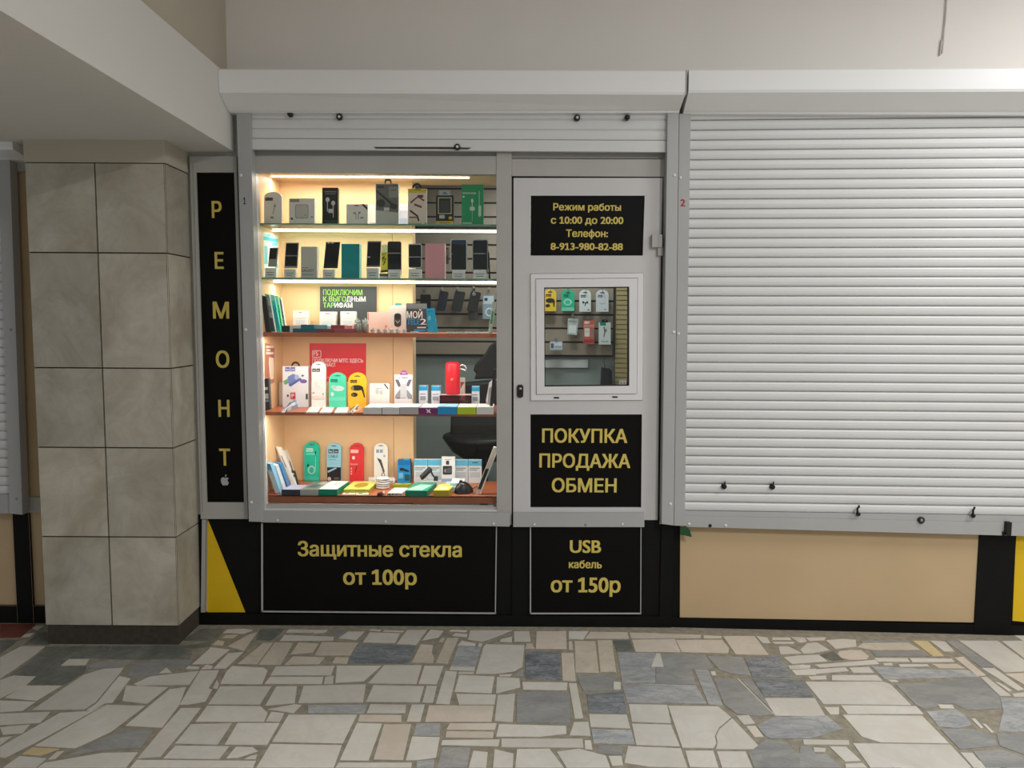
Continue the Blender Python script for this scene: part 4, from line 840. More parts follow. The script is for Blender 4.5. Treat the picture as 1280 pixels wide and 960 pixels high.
def side_item(name, label, cat, c, poly, m, gfx=()):
    """a sheet stuck flat on the left side board of the cabinet"""
    def W(q):
        d = ray(*cpx(c, *q)); t = (LX + 0.001 - CPOS.x) / d.x; h = CPOS + d * t; return (h.y, h.z)
    P = [W(q) for q in poly]; L = Vector((LX, sum(p[0] for p in P) / len(P), min(p[1] for p in P)))
    b = MB()
    def pl(P, x0, x1, mm):
        n = len(P); vs = [(x0, y, z) for y, z in P] + [(x1, y, z) for y, z in P]
        b.add(vs, [tuple(range(n)), tuple(range(2 * n - 1, n - 1, -1))] + [(i, (i + 1) % n, (i + 1) % n + n, i + n) for i in range(n)], cm(mm))
    pl(P, LX + 0.0004, LX + 0.001, m)
    for k, g in enumerate(gfx): pl([W(q) for q in (rc(*g[1]) if not isinstance(g[1][0], tuple) else g[1])], LX + 0.001, LX + 0.0013 + 0.0001 * k, g[0])
    return tag(b.build(name, None, L), label, cat)
side_item('flyer', 'cyan and white flyer on the left side of the cabinet behind a grey phone', 'flyer', 'A', [(77, 402), (150, 418), (152, 612), (80, 622)], (226, 240, 242), [((60, 196, 214), [(78, 420), (150, 436), (150, 452), (78, 440)]), ((90, 206, 220), [(80, 404), (120, 412), (110, 424), (79, 416)]), ((110, 204, 216), (82, 470, 98, 560)), ((60, 190, 212), ell(142, 570, 8, 14)), ((120, 214, 226), (120, 446, 148, 470))])
phone('small grey phone at the far left of the phone shelf', slant(100, 478, 142, 573, 9), slant(104, 483, 139, 535, 8), (150, 148, 146))
card('white price stand under the small grey phone at the left end', (85, 572, 140, 621))
phone('black phone with a dotted line across it beside the silver phone box', slant(181, 453, 246, 581, 8), slant(185, 458, 243, 571, 7), (176, 170, 160), extra=DASH(187, 247, 519))
card('white price stand under the black phone beside the silver box', (181, 580, 236, 624))
item('phone_box', 'silver-grey phone box standing between two black phones', 'box', 'A', (265, 468, 345, 625), 0.10, zS2, 0.05, (214, 210, 202), [((120, 116, 110), (270, 572, 300, 575)), ('T', (66, 62, 58), 'GALAXY', 268, 330, 581, 593), ((126, 122, 116), (270, 606, 326, 609))], 'phone boxes on the second shelf', side=(226, 222, 214))
phone('tilted frameless black phone beside the teal box', slant(377, 450, 447, 581, 13), slant(379, 453, 445, 577, 13), (30, 28, 28), extra=[((200, 200, 200), (398, 452, 410, 458)), ((190, 190, 190), (416, 452, 430, 458))])
card('white price stand under the tilted black phone', (374, 584, 430, 628))
item('phone_box', 'glossy teal phone box on the second shelf', 'box', 'A', (467, 456, 557, 628), 0.10, zS2, 0.06, (0, 156, 164), (), 'phone boxes on the second shelf', side=(90, 190, 192))
phone('black phone with grey ends standing left of the yellow flyer', slant(592, 445, 660, 575, 6), slant(595, 452, 658, 567, 6), (138, 134, 128), extra=[((200, 200, 200), (598, 523, 611, 528))])
card('white price stand under the phone left of the yellow flyer', (593, 574, 652, 626))
item('flyer', 'yellow price flyer standing between two black phones', 'flyer', 'A', [(667, 465), (698, 462), (700, 600), (662, 604)], 0.25, None, 0.002, (246, 220, 60), [((244, 240, 206), [(668, 467), (697, 464), (697, 500), (668, 502)]), ('T', BLK, 'от', 668, 690, 504, 516), ('T', BLK, '6', 671, 690, 520, 541), ('T', BLK, '7', 671, 690, 546, 566), ((60, 54, 12), [(664, 592), (700, 588), (700, 600), (662, 604)])])
item('dark_box', 'small dark box lying behind the yellow flyer and price stands', 'box', 'A', (648, 597, 700, 627), 0.2, zS2, 0.05, (50, 52, 54), [((206, 206, 210), (650, 612, 698, 619))])
phone('black phone with rounded corners right of the yellow flyer', rr(698, 447, 766, 618, 9), rr(701, 451, 763, 612, 8), (52, 50, 48), extra=DASH(700, 764, 506))
card('white price stand under the phone right of the yellow flyer', (701, 584, 761, 629), 0.095)
phone('short black phone with pale sides left of the pink box', rr(802, 458, 868, 580, 8), rr(805, 464, 865, 576, 5), (206, 204, 202), extra=DASH(803, 864, 525))
card('white price stand under the short phone left of the pink box', (803, 582, 866, 630), 0.095)
item('phone_box', 'dusty pink phone box on the second shelf', 'box', 'A', (886, 453, 984, 630), 0.10, zS2, 0.06, (240, 168, 174), [((222, 176, 178), (886, 453, 984, 457))], 'phone boxes on the second shelf', side=(236, 214, 208))
item('dark_phone', 'dark phone hanging behind the pink box, only its edge showing', 'phone', 'A', (990, 478, 1003, 560), 0.3, None, 0.008, (40, 38, 38), [((150, 60, 60), (994, 486, 1000, 516))])
phone('tall black phone with a white rim and blue glare right of the pink box', rr(1012, 435, 1096, 592, 10), rr(1017, 440, 1091, 590, 7), (214, 214, 214), extra=[((40, 62, 92), [(1019, 441), (1089, 441), (1089, 466), (1019, 458)]), ((200, 200, 200), ell(1021, 510, 2, 3))])
card('white price stand under the tall white-rimmed phone', (1021, 589, 1084, 635), 0.095)
phone('black phone with a grey rim at the right end of the phone shelf', rr(1122, 438, 1200, 604, 10), rr(1126, 442, 1195, 602, 7), (176, 176, 174), extra=DASH(1130, 1190, 508))
card('white price stand under the phone at the right end', (1127, 588, 1192, 635), 0.095)
item('cable_bundle', 'dark phone grip holder beside the phone at the right end', 'holder', 'A', [(1199, 480), (1206, 500), (1212, 624), (1202, 630), (1204, 560), (1197, 600), (1194, 600)], 0.13, zS2, 0.03, (38, 40, 40))

# --- phone cases hanging on the slatted wall
def hook(b, x, y, Y, m='steel'):
    p = at(*cpx(*x, y), Y) if isinstance(x, tuple) else None
def hang(name, label, cat, c, poly, m, hx, hy, gfx=(), group=None, parts=(), t=0.012, Y=SB - 0.06, rough=0.4, front=0.0):
    o = item(name, label, cat, c, poly, Y, None, t, m, gfx, group, parts, rough=rough)
    p = at(*cpx(c, hx, hy), Y); L = o.location
    b = MB(); b.tube([(p[0], SB + 0.002, p[1] + 0.012), (p[0], Y - 0.025 - front, p[1]), (p[0], Y - 0.032 - front, p[1] + 0.014)], 0.0028, 'steel', 6)
    b.box(p[0] - 0.009, p[0] + 0.009, SB - 0.004, SB + 0.001, p[1] - 0.002, p[1] + 0.028, 'steel')
    hk = b.build('peg_hook', None, (p[0], SB, p[1])); tag(hk, 'steel peg hook holding the ' + label.split(' hanging')[0] + ' on the slatted wall', 'hook', 'steel peg hooks in the slatted wall')
    return o
def tcase(x0, y0, x1, y1, s, r=9):
    p = rr(x0, y0, x1, y1, r); return [(x + s * (y1 - y) / (y1 - y0), y + (x - x0) * 0.12) for x, y in p]
G3 = 'phone cases hanging on the slatted wall'
hang('phone_case', 'black phone case with a pale rim hanging leftmost on the slatted wall', 'phone case', 'A', rr(862, 712, 914, 830, 9), (22, 24, 26), 880, 694, [], G3, [('rim', (150, 160, 160), rr(862, 712, 914, 830, 9), 0.003, 0.011)], t=0.010)
hang('phone_case', 'navy phone case hanging tilted, second on the slatted wall', 'phone case', 'A', tcase(940, 694, 984, 792, 20), (28, 34, 52), 966, 694, [((14, 14, 18), ell(968, 706, 7, 6))], G3)
hang('phone_case', 'dark green phone case hanging tilted, third on the slatted wall', 'phone case', 'A', tcase(1014, 694, 1066, 794, 22), (28, 40, 38), 1045, 694, [((14, 18, 18), ell(1050, 706, 7, 6))], G3)
hang('phone_case', 'grey phone case hanging lower behind the last black one', 'phone case', 'A', rr(1101, 770, 1150, 834, 6), (66, 70, 70), 1128, 700, [], G3, Y=SB - 0.035)
hang('phone_case', 'black phone case with a silver emblem hanging fourth on the slatted wall', 'phone case', 'A', tcase(1093, 696, 1144, 794, 22), (24, 27, 28), 1126, 690, [((170, 174, 174), ell(1130, 710, 8, 9)), ((60, 62, 62), ell(1130, 712, 3, 6))], G3, Y=SB - 0.085)
hang('blister_pack', 'clear blue blister pack hanging at the right end of the slatted wall', 'blister pack', 'A', (1174, 715, 1232, 835), (150, 170, 184), 1205, 695, [((206, 220, 230), (1178, 720, 1228, 760)), ((30, 54, 120), (1182, 730, 1198, 744)), ((226, 234, 240), ell(1206, 800, 20, 22)), ((130, 156, 176), ell(1206, 800, 13, 15))], rough=0.15)
# --- third shelf
Y3 = 0.375
G4 = 'slim packs leaning at the left of the third shelf'
def leaner(label, xt, xb, w, yt, yb, Y, m, gfx=(), c='A', zb=None, name='slim_pack', group=G4, t=0.02, wb=None):
    P = [(xt, yt), (xt + w, yt + w * 0.25), (xb + (wb or w), yb), (xb, yb)]
    def uv(u0, v0, u1, v1):
        f = lambda u, v: ((xt + (xb - xt) * v) + w * u, yt + (yb - yt) * v + w * 0.25 * u * (1 - v))
        return [f(u0, v0), f(u1, v0), f(u1, v1), f(u0, v1)]
    return item(name, label, 'pack', c, P, Y, zb, t, m, [(g[0], uv(*g[1])) for g in gfx], group)
leaner('black slim pack leaning leftmost on the third shelf', 66, 88, 24, 708, 893, 0.08, (22, 22, 24), zb=zS3)
leaner('white and grey slim pack leaning second on the third shelf', 84, 116, 22, 700, 893, 0.11, (214, 218, 218), [((160, 166, 168), (.1, .3, .9, .48)), ((90, 96, 98), (.1, .62, .9, .98)), ((120, 220, 200), (.1, .02, .8, .12))], zb=zS3)
leaner('turquoise slim pack leaning third on the third shelf', 106, 140, 24, 698, 888, 0.14, (60, 214, 206), [((190, 236, 232), (.1, .02, .9, .16)), ((30, 180, 190), (.15, .3, .85, .9))], zb=zS3)
leaner('green and white slim pack leaning fourth on the third shelf', 130, 158, 18, 702, 885, 0.17, (130, 222, 160), [((230, 238, 232), (.05, .02, .95, .24)), ((90, 200, 120), (.2, .4, .8, .9))], zb=zS3)
leaner('white and violet slim pack leaning innermost on the third shelf', 146, 174, 18, 706, 882, 0.20, (226, 222, 230), [((150, 110, 170), (.55, .05, .95, .6)), ((206, 206, 212), (.1, .6, .9, .95))], zb=zS3)
item('tariff_poster', 'dark grey poster with green and white lettering on the third shelf', 'poster', 'A', (360, 682, 643, 906), BY - 0.012, zS3, 0.004, (64, 68, 70),
     [('T', (150, 214, 80), 'ПОДКЛЮЧИМ', 376, 572, 699, 724), ('T', (150, 214, 80), 'К ВЫГО', 376, 491, 733, 756), ('T', (236, 236, 236), 'ДНЫМ', 493, 588, 733, 756), ('T', (150, 214, 80), 'ТАР', 376, 431, 764, 787), ('T', (236, 236, 236), 'ИФАМ', 433, 522, 764, 787)])
G5 = 'white charger boxes on the third shelf'
for lb, r in (('white box standing alone left of the dark grey poster', (225, 785, 298, 890)), ('white box standing before the left half of the dark grey poster', (358, 790, 437, 890)), ('white box standing before the middle of the dark grey poster', (462, 788, 537, 890))):
    x0, y0, x1, y1 = r
    item('white_box', lb, 'box', 'A', r, Y3, zS3, 0.05, WHT, [((200, 206, 212), (x0 + 8, y0 + 36, x1 - 8, y0 + 38)), ((206, 220, 230), (x0 + 12, y0 + 46, x1 - 12, y0 + 70)), ((60, 60, 60), (x0 + 28, y0 + 8, x1 - 28, y0 + 11))], G5)
item('pink_box', 'pale pink box with red corner marks right of the dark grey poster', 'box', 'A', (597, 795, 722, 895), 0.34, zS3, 0.06, (240, 214, 206), [((206, 110, 104), (600, 798, 604, 836)), ((220, 140, 130), ell(690, 866, 5, 7))])
item('mouse_box', 'white box picturing a grey computer mouse on the third shelf', 'box', 'A', (707, 770, 790, 905), 0.325, zS3, 0.05, WHT, [((64, 64, 66), rr(731, 810, 766, 878, 14)), ((40, 40, 42), rr(736, 814, 761, 838, 8)), ((176, 176, 178), [(736, 842), (748, 854), (761, 842), (759, 850), (748, 862), (738, 850)])], None,
     [('hanger', (60, 180, 182), [(733, 770), (738, 760), (766, 760), (771, 770)], 0.0, 0.003)])
item('operator_card', 'dark card with white and blue lettering on the third shelf', 'card', 'A', (792, 762, 893, 907), 0.32, zS3, 0.012, (64, 70, 76),
     [((110, 114, 116), (794, 764, 892, 790)), ('T', (240, 240, 240), 'МОЙ', 794, 872, 804, 836), ('T', (30, 160, 226), 'TELE', 794, 858, 840, 868), ('T', (240, 240, 240), '2', 860, 892, 840, 868), ((240, 240, 240), (846, 880, 890, 886)), ((30, 160, 226), (830, 892, 888, 904))], side=(30, 160, 226))
item('blue_card', 'bright blue card tilted beside the dark lettered card', 'card', 'A', [(893, 788), (930, 786), (950, 908), (900, 908)], 0.305, zS3, 0.01, (20, 176, 232), [((120, 210, 240), ell(908, 836, 7, 12)), ((10, 150, 206), [(899, 798), (926, 796), (928, 804), (900, 806)])])
leaner('white and green slim pack leaning at the right end of the third shelf', 1222, 1200, 18, 745, 905, 0.12, (232, 236, 232), [((90, 190, 120), (.2, .3, .8, .7)), ((206, 212, 212), (.1, .75, .9, .98))], zb=zS3, group=None)
G6 = 'small flat boxes lined up on the third shelf'
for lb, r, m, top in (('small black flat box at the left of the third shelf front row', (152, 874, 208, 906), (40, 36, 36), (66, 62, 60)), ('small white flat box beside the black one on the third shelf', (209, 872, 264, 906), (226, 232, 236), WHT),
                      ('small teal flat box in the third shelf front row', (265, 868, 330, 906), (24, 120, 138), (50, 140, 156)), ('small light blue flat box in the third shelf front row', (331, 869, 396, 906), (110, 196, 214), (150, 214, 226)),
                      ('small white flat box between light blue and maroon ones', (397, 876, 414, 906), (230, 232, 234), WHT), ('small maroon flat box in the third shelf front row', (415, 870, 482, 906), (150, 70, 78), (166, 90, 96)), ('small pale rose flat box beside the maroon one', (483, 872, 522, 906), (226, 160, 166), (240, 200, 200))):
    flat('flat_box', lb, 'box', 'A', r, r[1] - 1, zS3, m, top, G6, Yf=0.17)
for lb, r, m in (('low dark teal flat box in front of the teal and blue ones', (224, 888, 345, 908), (20, 104, 122)), ('low dark rose flat box in front of the maroon one', (346, 890, 432, 909), (140, 64, 74)), ('low rose flat box in front of the pale rose one', (433, 889, 530, 909), (166, 84, 92))):
    flat('flat_box', lb, 'box', 'A', r, r[1] - 1, zS3, m, None, G6, Yf=0.075)
for lb, x0, x1 in (('left one of two silver cylinders before the pink box', 526, 562), ('right one of two silver cylinders before the pink box', 565, 600)):
    a, d = at(*cpx('A', x0, 905), 0.09), at(*cpx('A', x1, 858), 0.09); rr_ = (d[0] - a[0]) / 2; h = d[1] - a[1]
    b = MB(); b.lathe([(rr_, 0), (rr_, h * .96), (rr_ * .9, h)], ((a[0] + d[0]) / 2, 0.09 + rr_, zS3), 'z', 'alu', 20); o = b.build('metal_cup', None, ((a[0] + d[0]) / 2, 0.09 + rr_, zS3)); L = o.location
    b = MB()
    for k in range(3):
        q = (L.x + (k - 1) * rr_ * .55, L.y + (k % 2) * .008, zS3 + h); b.lathe([(0.004, 0), (0.0065, 0.008), (0.005, 0.016), (0.002, 0.02 + .01 * (k == 1))], q, 'z', cm(WHT), 8)
    b.build('earbuds', o, L); tag(o, lb, 'metal cup', 'silver cups before the pink box')
for i in range(6):
    xc = 620 + i * 32; p = at(*cpx('A', xc, 900), 0.075); r_ = 0.0135
    b = MB()
    for k in range(3): b.lathe([(r_ * .55, 0), (r_, 0.002), (r_, 0.005), (r_ * .55, 0.007)], (p[0], 0.09, zS3 + 0.0005 + k * 0.0072), 'z', cm((228, 228, 228)), 16)
    b.lathe([(r_ * .5, 0), (r_ * .5, 0.0225)], (p[0], 0.09, zS3 + 0.0005), 'z', cm((120, 120, 118)), 10)
    tag(b.build('cable_coil', None, (p[0], 0.09, zS3)), 'small coiled white cable in a row before the pink box and the mouse box', 'cable', 'white cable coils on the third shelf')
for i in range(9):
    x0 = 812 + i * 45; x1 = x0 + 38
    if 880 < x1 < 952 or 880 < x0 < 952: continue
    flat('price_tag', 'little white price tag lying along the right front edge of the third shelf', 'price tag', 'A', (x0, 903, x1, 911), 899, zS3, (232, 230, 226), None, 'white price tags on the third shelf edge', Yf=0.06)

# --- fourth shelf
side_item('flyer', 'maroon flyer with white lines on the cabinet side above the fourth shelf', 'flyer', 'B', [(84, 74), (132, 92), (132, 272), (86, 290)], (176, 110, 92), [((240, 226, 214), (90, 88, 130, 100)), ((240, 226, 214), (92, 106, 112, 116)), ((240, 226, 214), (90, 120, 128, 132)), ((244, 224, 200), [(106, 146), (128, 150), (130, 200), (128, 254), (110, 258), (104, 180)])])
item('small_pack', 'dark pack with white marks at the left edge of the fourth shelf', 'pack', 'B', [(76, 258), (102, 254), (110, 410), (80, 418)], 0.09, zS4, 0.03, (60, 62, 66), [((226, 230, 232), (78, 298, 98, 312)), ((206, 220, 226), (80, 330, 102, 356)), ((120, 170, 200), (82, 360, 104, 372))])
item('white_box', 'white narrow box behind the big cable box on the fourth shelf', 'box', 'B', (145, 303, 182, 420), 0.36, zS4, 0.04, (226, 222, 216))
item('cable_box', 'large white box with violet cable picture and black hang tab on the fourth shelf', 'box', 'B', (174, 216, 302, 420), 0.28, zS4, 0.05, (226, 226, 232),
     [((86, 92, 170), (186, 219, 210, 240)), ((86, 92, 170), (213, 219, 236, 240)), ('T', WHT, 'ho', 190, 206, 224, 235), ('T', WHT, 'co', 217, 233, 224, 235), ((110, 170, 120), [(176, 290), (206, 272), (204, 300), (186, 308)]), ((112, 132, 190), [(198, 268), (226, 252), (250, 262), (240, 300), (206, 314)]), ((160, 176, 214), ell(245, 270, 12, 14)), ((90, 100, 160), [(206, 306), (262, 272), (270, 280), (212, 318)]), ((120, 92, 160), ell(278, 290, 18, 10)), ((90, 90, 96), (268, 258, 280, 266)), ((60, 60, 64), ell(200, 362, 5, 6)), ((206, 50, 60), (214, 346, 238, 378)), ('T', WHT, 'P', 219, 232, 352, 372), ((40, 70, 64), (290, 352, 300, 380))], None,
     [('hanger', (26, 24, 24), ell(238, 216, 22, 25, 12, 0, 180) + ell(238, 212, 13, 11, 8, 180, 0), 0.0, 0.003)])
G7 = 'round-topped earphone packs on the fourth shelf'
def dome(lb, r, m, logo, gfx, Y, zb, c='B', group=None, t=0.022, nm='earphone_pack', slot=True):
    x0, y0, x1, y1 = r; w = x1 - x0; xm = (x0 + x1) / 2
    g = list(gfx)
    if slot: g.insert(0, ((70, 66, 60), [(xm - w * .18, y0 + w * .17), (xm - w * .04, y0 + w * .17), (xm, y0 + w * .12), (xm + w * .04, y0 + w * .17), (xm + w * .18, y0 + w * .17), (xm + w * .16, y0 + w * .22), (xm - w * .16, y0 + w * .22)]))
    if logo:
        lx0, ly0, lx1, ly1, lc, tc_ = logo
        g += [(lc, (lx0, ly0, (lx0 + lx1) / 2 - 1, ly1)), (lc, ((lx0 + lx1) / 2 + 1, ly0, lx1, ly1)), ('T', tc_, 'ho', lx0 + 3, (lx0 + lx1) / 2 - 4, ly0 + 4, ly1 - 4), ('T', tc_, 'co', (lx0 + lx1) / 2 + 4, lx1 - 3, ly0 + 4, ly1 - 4)]
    return item(nm, lb, 'earphones' if 'ear' in nm else 'cable', c, arch(x0, y0, x1, y1, w * .42), Y, zb, t, m, g, group)
dome('slim white round-topped pack before the red poster', (318, 190, 388, 420), (240, 236, 232), (321, 224, 361, 241, (40, 42, 46), WHT), [((222, 226, 222), ell(340, 300, 9, 14)), ((214, 224, 216), (340, 310, 360, 316)), ((206, 180, 176), ell(328, 346, 6, 6)), ((40, 60, 54), (374, 346, 378, 358)), ((236, 214, 206), (320, 362, 386, 378))], 0.27, zS4, group=G7)
dome('mint green round-topped pack before the red poster corner', (405, 244, 490, 420), (80, 208, 170), (414, 277, 448, 292, (30, 110, 92), (80, 208, 170)), [((196, 220, 214), ell(452, 324, 30, 14)), ((170, 204, 196), ell(428, 316, 14, 10)), ((190, 222, 212), ell(422, 352, 8, 11)), ((110, 216, 184), (406, 366, 489, 384))], 0.27, zS4, group=G7)
dome('yellow round-topped pack beside the mint green one', (502, 244, 592, 420), (244, 190, 40), (512, 280, 546, 295, (50, 44, 20), (244, 190, 40)), [((36, 32, 26), ell(545, 320, 32, 14)), ((36, 32, 26), [(562, 322), (578, 326), (586, 368), (580, 368), (572, 340)]), ((36, 32, 26), ell(532, 354, 17, 11)), ((150, 130, 90), ell(522, 322, 8, 10)), ((110, 96, 60), ell(526, 356, 5, 6))], 0.27, zS4, group=G7)
item('earbud_box', 'square white earbud box with black corner ribbon on the fourth shelf', 'earphones', 'B', (608, 297, 707, 420), 0.25, zS4, 0.05, WHT, [(BLK, [(678, 298), (686, 298), (702, 320), (700, 326)]), ((206, 206, 206), ell(646, 336, 9, 14)), ((206, 206, 206), ell(666, 340, 9, 12)), ((190, 190, 190), (640, 318, 672, 322))])
item('cable_box', 'white box with grey X pattern and purple hang tab on the fourth shelf', 'box', 'B', (732, 252, 822, 420), 0.25, zS4, 0.04, (236, 234, 234),
     [((110, 100, 112), [(735, 275), (752, 275), (768, 310), (752, 312)]), ((110, 100, 112), [(820, 275), (804, 275), (788, 306), (804, 310)]), ((150, 146, 156), [(735, 370), (736, 354), (760, 324), (768, 344), (758, 372)]), ((150, 146, 156), [(820, 372), (820, 354), (796, 324), (790, 344), (800, 372)]), ((206, 206, 212), (762, 296, 794, 360)), ('T', (80, 76, 84), 'X', 752, 762, 262, 270), ((150, 146, 150), (768, 263, 800, 268)), ((60, 60, 64), (744, 366, 790, 368))], None,
     [('hanger', (150, 70, 150), [(760, 252), (764, 240), (772, 230), (786, 230), (796, 240), (800, 252)], 0.0, 0.003, [((226, 200, 226), (770, 240, 790, 244))])])
item('operator_poster', 'red poster with white lettering on the back panel of the fourth shelf', 'poster', 'B', (308, 77, 590, 268), BY - 0.004, None, 0.003, (226, 52, 60),
     [((240, 226, 226), rr(321, 112, 366, 148, 6)), ((226, 52, 60), rr(324, 115, 363, 145, 5)), ('T', (244, 236, 236), 'F5', 328, 350, 118, 138), ('T', (244, 236, 236), 'ПОДКЛЮЧИ МТС ЗДЕСЬ', 322, 576, 155, 171), ('T', (244, 236, 236), 'И СЕЙЧАС!', 322, 436, 176, 192), ((240, 140, 140), (388, 245, 420, 249))])
for lb, r in (('small white carton with blue top, leftmost of three on the fourth shelf', (855, 302, 897, 412)), ('small white carton with blue top left of the red speaker', (917, 303, 962, 412)), ('small white carton with blue top right of the red speaker', (1119, 304, 1157, 412))):
    x0, y0, x1, y1 = r
    item('carton', lb, 'carton', 'B', r, 0.30, zS4, 0.04, (226, 232, 240), [((36, 156, 206), (x0, y0, x1, y0 + 24)), ((150, 206, 226), (x0 + 6, y0 + 2, x1 - 6, y0 + 5)), ((120, 130, 150), (x0 + 6, y0 + 40, x1 - 8, y0 + 44)), ((150, 160, 176), (x0 + 6, y0 + 52, x1 - 8, y0 + 72))], 'small blue-topped cartons on the fourth shelf')
# clear box with the red speaker on it
zP = at(*cpx('B', 1020, 334), 0.26)[1]
glass('clear_plastic', (240, 214, 214), 0.1)
x0, x1 = at(*cpx('B', 958, 380), 0.24)[0], at(*cpx('B', 1116, 380), 0.24)[0]
pb = MB(); t_ = 0.002
for q in ((x0, x1, 0.24, 0.24 + t_), (x0, x1, 0.33 - t_, 0.33)): pb.box(*q, zS4, zP, 'clear_plastic')
for q in ((x0, x0 + t_), (x1 - t_, x1)): pb.box(*q, 0.24 + t_, 0.33 - t_, zS4, zP, 'clear_plastic')
pb.box(x0, x1, 0.24, 0.33, zP - 0.001, zP, cm((226, 190, 190))); o = pb.build('clear_box', None, ((x0 + x1) / 2, 0.24, zS4)); L = o.location
mat('speaker_red', (206, 26, 42), 0.4, var=0.05)
b = MB(); xa, xb = at(*cpx('B', 968, 380), 0.25)[0], at(*cpx('B', 1060, 380), 0.25)[0]; b.box(xa, xb, 0.246, 0.32, zS4 + 0.001, zP - 0.012, cm((150, 40, 40))); b.box(at(*cpx('B', 1088, 380), 0.25)[0], at(*cpx('B', 1108, 380), 0.25)[0], 0.246, 0.3, zS4 + 0.001, zP - 0.014, cm((96, 60, 52))); b.build('insert', o, L)
tag(o, 'clear plastic box with a red insert under the red speaker', 'box')
a, d = at(*cpx('B', 987, 334), 0.28), at(*cpx('B', 1060, 172), 0.28); r_ = (d[0] - a[0]) / 2; h = d[1] - a[1]; cx = (a[0] + d[0]) / 2
o = MB().lathe([(r_ * .82, 0.0), (r_ * .95, 0.004), (r_, 0.014), (r_, h - 0.016), (r_ * .9, h - 0.006), (r_ * .7, h), (r_ * .6, h), (r_ * .55, h - 0.004), (0.004, h - 0.004)], (cx, 0.285, zP + 0.0003), 'z', 'speaker_red', 32).build('speaker', None, (cx, 0.285, zP)); L = o.location
MB().lathe([(0.007, -0.0015), (0.009, 0.002)], (cx - 0.002, 0.285 - r_, zP + h * .47), 'y', cm((240, 120, 90)), 12).build('button', o, L)
q = lambda x, y: at(*cpx('B', x, y), 0.29); P = [q(1056, 192), q(1070, 183), q(1086, 190), q(1091, 203), q(1088, 213), q(1078, 208), q(1066, 204), q(1056, 206)]
MB().tube([(x, 0.29, z) for x, z in P], 0.0035, cm(WHT), 8).build('wrist_strap', o, L)
tag(o, 'red cylindrical speaker with a white wrist strap standing on the clear box', 'speaker')
item('white_box', 'white and brown box partly hidden behind the red speaker', 'box', 'B', (1052, 256, 1084, 400), 0.36, zS4, 0.04, (232, 222, 214), [((150, 96, 80), [(1062, 276), (1083, 276), (1062, 312)])])
leaner('black pack leaning on the right edge of the fourth shelf', 1228, 1204, 16, 196, 415, 0.08, (60, 44, 46), c='B', zb=zS4, group=None, name='dark_pack')
item('bagged_cable', 'crumpled clear bag with a white cable at the right end of the fourth shelf', 'bag', 'B', [(1206, 262), (1222, 250), (1230, 258), (1226, 330), (1218, 400), (1192, 404), (1190, 350)], 0.16, zS4, 0.03, (222, 222, 222), [((150, 150, 150), [(1204, 290), (1218, 280), (1210, 380), (1198, 380)]), ((190, 190, 192), [(1190, 360), (1196, 356), (1198, 390), (1192, 392)])], rough=0.15)
# front row on the fourth shelf
def lay(name, label, cat, c, P4, zb, h, m, gfx=(), group=None):
    """a thin sheet or packet lying on a shelf: four crop px on the shelf top"""
    V = [on_z(*cpx(c, *p), zb + h) for p in P4]; b = MB(); b.slab(V, zb + 0.0003, zb + h, cm(m))
    for k, (gm, uv) in enumerate(gfx):
        f = lambda u, v: tuple((V[0][i] * (1 - u) + V[1][i] * u) * (1 - v) + (V[3][i] * (1 - u) + V[2][i] * u) * v for i in (0, 1))
        b.slab([f(*p) for p in uv], zb + h, zb + h + 0.0005 + 0.0001 * k, cm(gm))
    cx, cy = sum(v[0] for v in V) / 4, sum(v[1] for v in V) / 4
    return tag(b.build(name, None, (cx, cy, zb)), label, cat, group)
G8 = 'white leaflets on the fourth shelf'
for lb, P4 in (('white leaflet lying leftmost in the front row of the fourth shelf', [(322, 381), (372, 381), (346, 424), (288, 424)]), ('white leaflet lying second in the front row of the fourth shelf', [(388, 381), (440, 381), (414, 425), (356, 425)]), ('white leaflet lying third in the front row of the fourth shelf', [(456, 383), (510, 383), (492, 426), (430, 426)])):
    lay('leaflet', lb, 'leaflet', 'B', P4, zS4, 0.003, (236, 234, 232), [((200, 204, 212), [(.1, .2), (.85, .2), (.85, .32), (.1, .32)]), ((206, 206, 214), [(.1, .5), (.7, .5), (.7, .6), (.1, .6)]), ((150, 150, 156), [(0, .93), (1, .93), (1, 1), (0, 1)])], G8)
def crumple(name, label, cat, c, x0, x1, yf, yb, zb, h, cols, n=9):
    """a heap of creased film: a jittered height field"""
    a, d = on_z(*cpx(c, x0, yf), zb), on_z(*cpx(c, x1, yb), zb); b = MB(); V = []; m_ = 6
    for i in range(n + 1):
        for j in range(m_ + 1):
            u, v = i / n, j / m_; e = max(0.0, math.sin(math.pi * min(max(u, .02), .98)) ** .5 * math.sin(math.pi * min(max(v, .03), .97)) ** .5)
            z = zb + 0.0005 + (h * e * random.uniform(.45, 1.0) if 0 < i < n and 0 < j < m_ else 0)
            V.append((a[0] + (d[0] - a[0]) * u + random.uniform(-.004, .004), a[1] + (min(max(d[1], a[1] + .06), BY - .03) - a[1]) * v + random.uniform(-.004, .004), z))
    for i in range(n):
        for j in range(m_):
            k = i * (m_ + 1) + j; b.add([V[k], V[k + m_ + 1], V[k + m_ + 2], V[k + 1]], [(0, 1, 2), (0, 2, 3)], cm(random.choice(cols), 0.2))
    b.slab([(a[0] + .01, a[1] + .008), (d[0] - .01, a[1] + .008), (d[0] - .01, min(max(d[1], a[1] + .06), BY - .03) - .008), (a[0] + .01, min(max(d[1], a[1] + .06), BY - .03) - .008)], zb + 0.0002, zb + 0.0006, cm(cols[0], 0.2))
    return tag(b.build(name, None, ((a[0] + d[0]) / 2, a[1], zb)), label, cat)
